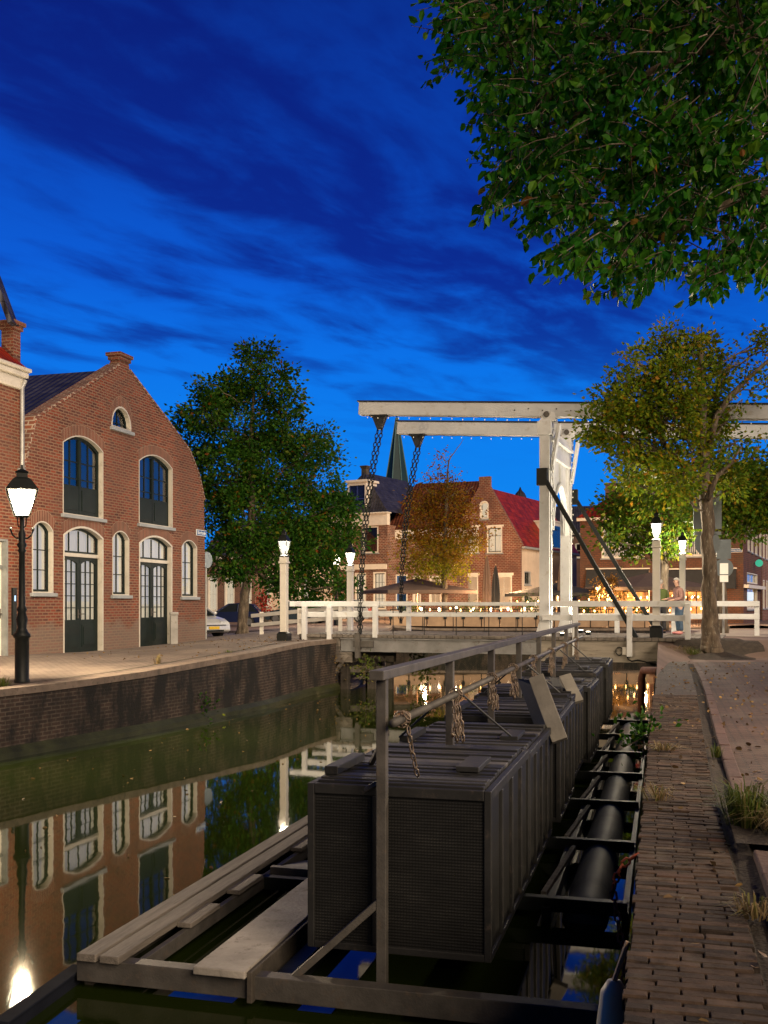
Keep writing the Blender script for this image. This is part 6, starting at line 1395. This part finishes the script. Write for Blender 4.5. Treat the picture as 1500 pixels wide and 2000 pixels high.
# earth heap around the right tree
b = D(1400, 1283, 28.0); t_ = MB(); n = 28; V = [(0, 0, .16)]
for rr_, zz in ((.5, .13), (.85, .06), (1.25, -.01)):
    for k in range(n): th = 2*PI*k/n; V.append((rr_*math.cos(th)*random.uniform(.9, 1.1), rr_*math.sin(th)*random.uniform(.9, 1.1), zz+random.uniform(-.02, .02)*(zz > 0)))
t_.add([(v[0]+b.x-.05, v[1]+b.y, v[2]+gz(v[0]+b.x-.05, v[1]+b.y)) for v in V], [(0, 1+k, 1+(k+1) % n) for k in range(n)]+[(1+i*n+k, 1+(i+1)*n+k, 1+(i+1)*n+(k+1) % n, 1+i*n+(k+1) % n) for i in range(2) for k in range(n)])
o = t_.build('tree_pit_earth', SOIL, smooth=True); o['kind'] = 'structure'

# ---------------------------------------------------------------- people
SKIN = M('skin', (.42, .25, .18), .5, var=.08, bp=.03); 
def skin_obj(name, V, E, Rd, mat, par, sub=2, root=0):
    me = bpy.data.meshes.new(name+'_rig'); me.from_pydata([tuple(v) for v in V], E, []); o = bpy.data.objects.new(name+'_rig', me); COL.objects.link(o)
    s_ = o.modifiers.new('Skin', 'SKIN'); s_.use_smooth_shade = True
    for i, r_ in enumerate(Rd): me.skin_vertices[0].data[i].radius = (r_, r_) if not hasattr(r_, '__len__') else r_
    me.skin_vertices[0].data[root].use_root = True
    o.modifiers.new('Sub', 'SUBSURF').levels = sub; o.modifiers['Sub'].render_levels = sub
    dg = bpy.context.evaluated_depsgraph_get(); dg.update(); m2 = bpy.data.meshes.new_from_object(o.evaluated_get(dg)); m2.name = name
    bpy.data.objects.remove(o); m2.materials.clear(); m2.materials.append(mat)
    q = bpy.data.objects.new(name, m2); COL.objects.link(q); q.parent = par
    m2.polygons.foreach_set('use_smooth', [True]*len(m2.polygons)); return q
def chain_e(idx): return list(zip(idx[:-1], idx[1:]))
def person(label, loc, rz, jacket, trousers, shoes, hair, lean=0, armf=(.25, .25), cap=None):
    # faces local -y
    t = thing('person', label, 'person', loc, rz)
    hip = Vector((0, 0, .93)); L1 = lambda x, y, z: Vector((x, y-lean*max(0, z-.93), z))
    V = []; Rd = []; E = []
    def add(v, r_, p=None): V.append(v); Rd.append(r_); (E.append((p, len(V)-1)) if p is not None else None); return len(V)-1
    pv = add(L1(0, 0, .93), .13); wa = add(L1(0, 0, 1.1), .12, pv); chs = add(L1(0, .01, 1.3), .14, wa); nk0 = add(L1(0, .01, 1.45), .075, chs); nk = add(L1(0, -.005, 1.52), .05, nk0)
    hd0 = add(L1(0, -.02, 1.58), .065, nk); hd1 = add(L1(0, -.02, 1.66), .088, hd0); hd2 = add(L1(0, -.01, 1.73), .065, hd1)
    jn = {}
    for s_ in (-1, 1):
        f_ = armf[0 if s_ < 0 else 1]
        sh = add(L1(s_*.17, .01, 1.4), .06, chs); el = add(L1(s_*.235, .03-f_*.2, 1.13), .045, sh); wr = add(L1(s_*.2, -.02-f_*.9, .95+f_*.45), .032, el); pa = add(V[wr]+(V[wr]-V[el]).normalized()*.07, .03, wr)
        d = (V[wr]-V[el]).normalized(); sd = Vector((s_*.0, 1, 0)); 
        for k in range(4):
            o = Vector((0, (k-1.5)*.02, 0)); a = add(V[pa]+d*.035+o, .0095, pa); b_ = add(V[pa]+d*(.065-.006*abs(k-1.2))+o+Vector((-s_*.012, 0, -.004)), .008, a); add(V[pa]+d*(.09-.01*abs(k-1.2))+o+Vector((-s_*.028, 0, -.008)), .007, b_)
        th_ = add(V[pa]-d*.02+Vector((-s_*.01, -.035, .0)), .011, pa); add(V[pa]+d*.02+Vector((-s_*.02, -.055, 0)), .008, th_)
        hp = add(L1(s_*.095, 0, .88), .1, pv); kn = add(Vector((s_*.105, -.02, .5)), .062, hp); an = add(Vector((s_*.11, .02, .09)), .042, kn); add(Vector((s_*.125, -.13, .045)), .036, an)
        jn[s_] = (sh, el, wr, hp, kn, an)
    body = skin_obj('body', V, E, Rd, SKIN, t, 2)
    # face: nose, brow, eyes, ears, mouth
    c_ = V[hd1]; fc = MB().add([c_+Vector((0, -.115, -.015)), c_+Vector((-.015, -.085, -.02)), c_+Vector((.015, -.085, -.02)), c_+Vector((0, -.085, .03))], [(0, 1, 2), (0, 3, 1), (0, 2, 3)])
    for s_ in (-1, 1): fc.ball(c_+Vector((s_*.088, .01, 0)), .025, 6, (.4, .8, 1.2))
    fc.build('nose_and_ears', SKIN, t, smooth=True, uv=False)
    ey = MB()
    for s_ in (-1, 1): ey.ball(c_+Vector((s_*.032, -.083, .015)), .011, 6)
    ey.box(c_.x-.025, c_.x+.025, c_.y-.083, c_.y-.07, c_.z-.055, c_.z-.048).build('eyes_and_mouth', M('eye_dark', (.05, .03, .03), .4, bp=0), t, uv=False)
    hr = MB(); n = 12; vs = []; rings = ((0, .12), (35, .118), (65, .108), (90, .1), (112, .09))
    for dg_, r_ in rings:
        for k in range(n):
            th = 2*PI*k/n; bk = max(0, math.sin(th)); a = R(min(dg_, 62+52*bk)); vs.append(c_+Vector((0, .005, .012))+Vector((r_*.86*math.sin(a)*math.cos(th), r_*math.sin(a)*math.sin(th), r_*1.02*math.cos(a))))
    hr.add(vs, [(i*n+k, (i+1)*n+k, (i+1)*n+(k+1) % n, i*n+(k+1) % n) for i in range(len(rings)-1) for k in range(n)]).build('hair', hair, t, smooth=True, uv=False)
    # clothes
    jv = [L1(0, 0, .84), L1(0, 0, 1.02), L1(0, .005, 1.28), L1(0, .01, 1.42), L1(0, 0, 1.485)]; jr = [.165, .155, .17, .12, .075]; je = chain_e(range(5))
    for s_ in (-1, 1):
        sh, el, wr = jn[s_][:3]; b_ = len(jv); jv += [V[sh], V[el], V[wr]-(V[wr]-V[el]).normalized()*.015]; jr += [.085, .066, .05]; je += [(2, b_), (b_, b_+1), (b_+1, b_+2)]
    skin_obj('jacket', jv, je, jr, jacket, t, 2)
    tv = [L1(0, 0, .95), L1(0, 0, .88)]; tr_ = [.14, .15]; te = [(0, 1)]
    for s_ in (-1, 1):
        hp, kn, an = jn[s_][3:]; b_ = len(tv); tv += [V[hp]+Vector((0, 0, -.07)), V[kn], V[an]+Vector((0, 0, .0))]; tr_ += [.108, .08, .068]; te += [(1, b_), (b_, b_+1), (b_+1, b_+2)]
    skin_obj('trousers', tv, te, tr_, trousers, t, 2)
    for s_ in (-1, 1): MB().ball((s_*.12, -.065, .05), .06, 10, (.85, 2.3, .85)).build('shoe', shoes, t, smooth=True, uv=False)
    return t
JG = M('green_jacket', (.07, .1, .02), .8, var=.2, sc=8, bp=.2); JP = M('pink_brown_jacket', (.24, .13, .11), .8, var=.2, sc=8, bp=.2); JEANS = M('jeans', (.04, .075, .13), .8, var=.25, sc=10, bp=.2); DARKT = M('dark_trousers', (.03, .03, .035), .8, bp=.2)
GREY = M('grey_hair', (.34, .32, .3), .7, var=.2, sc=40, bp=.3); PINKS = M('pink_shoes', (.5, .2, .2), .6, bp=.05)
p = BL(fBy(3.3).at(1327, 1236)[0], 3.3); person('person with grey hair in a pinkish brown jacket and jeans, seen in profile', p, R(-80), JP, JEANS, PINKS, GREY, .12, (.35, .3))
p = BL(fBy(4.8).at(1290, 1230)[0], 4.9); p.z = gz(p.x, p.y)+.02; person('person in a green jacket and dark trousers behind the right white lamp post', p, R(170), JG, DARKT, DARKT, GREY, .1, (.3, .35))

# ---------------------------------------------------------------- sky, light, camera
wd = bpy.data.worlds.new('World'); S.world = wd; wd.use_nodes = True; nt = wd.node_tree; bg = nt.nodes['Background']
tc = N(nt, 'ShaderNodeTexCoord'); sp = N(nt, 'ShaderNodeSeparateXYZ'); L(nt, tc.outputs['Generated'], sp.inputs[0])
def mth(op, a, b_=None, c_=None):
    n = N(nt, 'ShaderNodeMath', operation=op)
    for i, v in enumerate((a, b_, c_)):
        if v is None: continue
        if isinstance(v, (int, float)): n.inputs[i].default_value = v
        else: L(nt, v, n.inputs[i])
    return n.outputs[0]
def sstep(v, a, b_):
    n = N(nt, 'ShaderNodeMapRange', interpolation_type='SMOOTHSTEP'); L(nt, v, n.inputs[0]); n.inputs[1].default_value = a; n.inputs[2].default_value = b_; return n.outputs[0]
X_, Y_, Z_ = sp.outputs; zc = mth('MAXIMUM', Z_, .06)
base = ramp(nt, Z_, [(0, (.0005, .26, .88)), (.16, (.0006, .21, .86)), (.23, (.0006, .165, .81)), (.3, (.001, .105, .67)), (.38, (.001, .068, .52)), (.48, (.0015, .042, .37)), (.56, (.0015, .028, .26)), (.7, (.0015, .014, .1)), (1, (.0015, .008, .05))]).outputs[0]
px_ = mth('DIVIDE', X_, zc); py_ = mth('DIVIDE', Y_, zc)
nn = mth('ADD', mth('MULTIPLY', px_, .85), mth('MULTIPLY', py_, -.53)); tt = mth('ADD', mth('MULTIPLY', px_, .53), mth('MULTIPLY', py_, .85))
cb_ = N(nt, 'ShaderNodeCombineXYZ'); L(nt, mth('MULTIPLY', nn, 2.3), cb_.inputs[0]); L(nt, mth('MULTIPLY', tt, 1.15), cb_.inputs[1])
rot = N(nt, 'ShaderNodeMapping'); rot.inputs['Rotation'].default_value = (0, 0, R(-22)); rot.inputs['Location'].default_value = (3.1, 1.7, 0); L(nt, cb_.outputs[0], rot.inputs[0])
n1 = N(nt, "ShaderNodeTexNoise", Scale=1.6, Detail=8.0, Roughness=.55, Distortion=.3); L(nt, rot.outputs[0], n1.inputs['Vector'])
n2 = N(nt, 'ShaderNodeTexNoise', Scale=.55, Detail=3.0); L(nt, rot.outputs[0], n2.inputs['Vector'])
wob = mth('ADD', nn, mth('MULTIPLY', mth('SUBTRACT', n1.outputs[0], .5), 2.3))
band = mth('MULTIPLY', sstep(wob, -2.3, -1.35), mth('SUBTRACT', 1, mth('MULTIPLY', sstep(wob, -1.55, -.8), .72)))
patch = sstep(mth('ADD', n1.outputs[0], mth('MULTIPLY', n2.outputs[0], .5)), .66, .98)
cl0 = mth('MAXIMUM', mth('MULTIPLY', band, .95), mth('MULTIPLY', patch, .8))
cloud = mth('MULTIPLY', cl0, sstep(Z_, .12, .26))
cc = ramp(nt, Z_, [(.1, (.001, .045, .38)), (.3, (.001, .013, .24)), (.5, (.0012, .009, .175)), (.8, (.001, .004, .06))]).outputs[0]
col = mixc(nt, cloud, base, cc)
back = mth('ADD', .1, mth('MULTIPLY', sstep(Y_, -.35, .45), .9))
sky = N(nt, 'ShaderNodeTexSky', sky_type='NISHITA', sun_disc=False); sky.sun_elevation = R(1); sky.sun_rotation = R(120); sky.air_density = 1
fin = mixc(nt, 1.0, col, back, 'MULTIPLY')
vm = N(nt, 'ShaderNodeVectorMath', operation='SCALE'); L(nt, sky.outputs[0], vm.inputs[0]); vm.inputs['Scale'].default_value = .004
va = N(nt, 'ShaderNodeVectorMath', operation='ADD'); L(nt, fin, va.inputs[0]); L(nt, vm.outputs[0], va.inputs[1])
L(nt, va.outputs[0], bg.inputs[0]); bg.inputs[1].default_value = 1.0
sl = bpy.data.lights.new('fill_sun', 'SUN'); sl.energy = 3.4; sl.angle = R(35); sl.color = (1, .78, .55)  # warm soft fill added from behind the camera to lift the facades
so = bpy.data.objects.new('fill_sun', sl); COL.objects.link(so); so.rotation_euler = Vector((-.5, .75, -.5)).to_track_quat('-Z', 'Y').to_euler()
cam = bpy.data.cameras.new('camera'); co = bpy.data.objects.new('camera', cam); COL.objects.link(co); S.camera = co
co.location = (0, 0, CAMZ); co.rotation_euler = (PI/2, 0, 0); cam.sensor_fit = 'HORIZONTAL'; cam.sensor_width = 36; cam.lens = F/1500*36; cam.shift_y = (HZ-1000)/1500; cam.clip_start = .05; cam.clip_end = 2000
S.view_settings.view_transform = 'Standard'; S.view_settings.look = 'None'; S.view_settings.exposure = 0; S.view_settings.gamma = 1; S.view_settings.use_curve_mapping = False
S.cycles.use_denoising = True; S.cycles.max_bounces = 6; S.cycles.diffuse_bounces = 2; S.cycles.glossy_bounces = 3; S.cycles.transparent_max_bounces = 12; S.cycles.caustics_reflective = False; S.cycles.caustics_refractive = False
S.cycles.sample_clamp_indirect = 4
S.render.resolution_x = 768; S.render.resolution_y = 1024
bpy.context.view_layer.update()
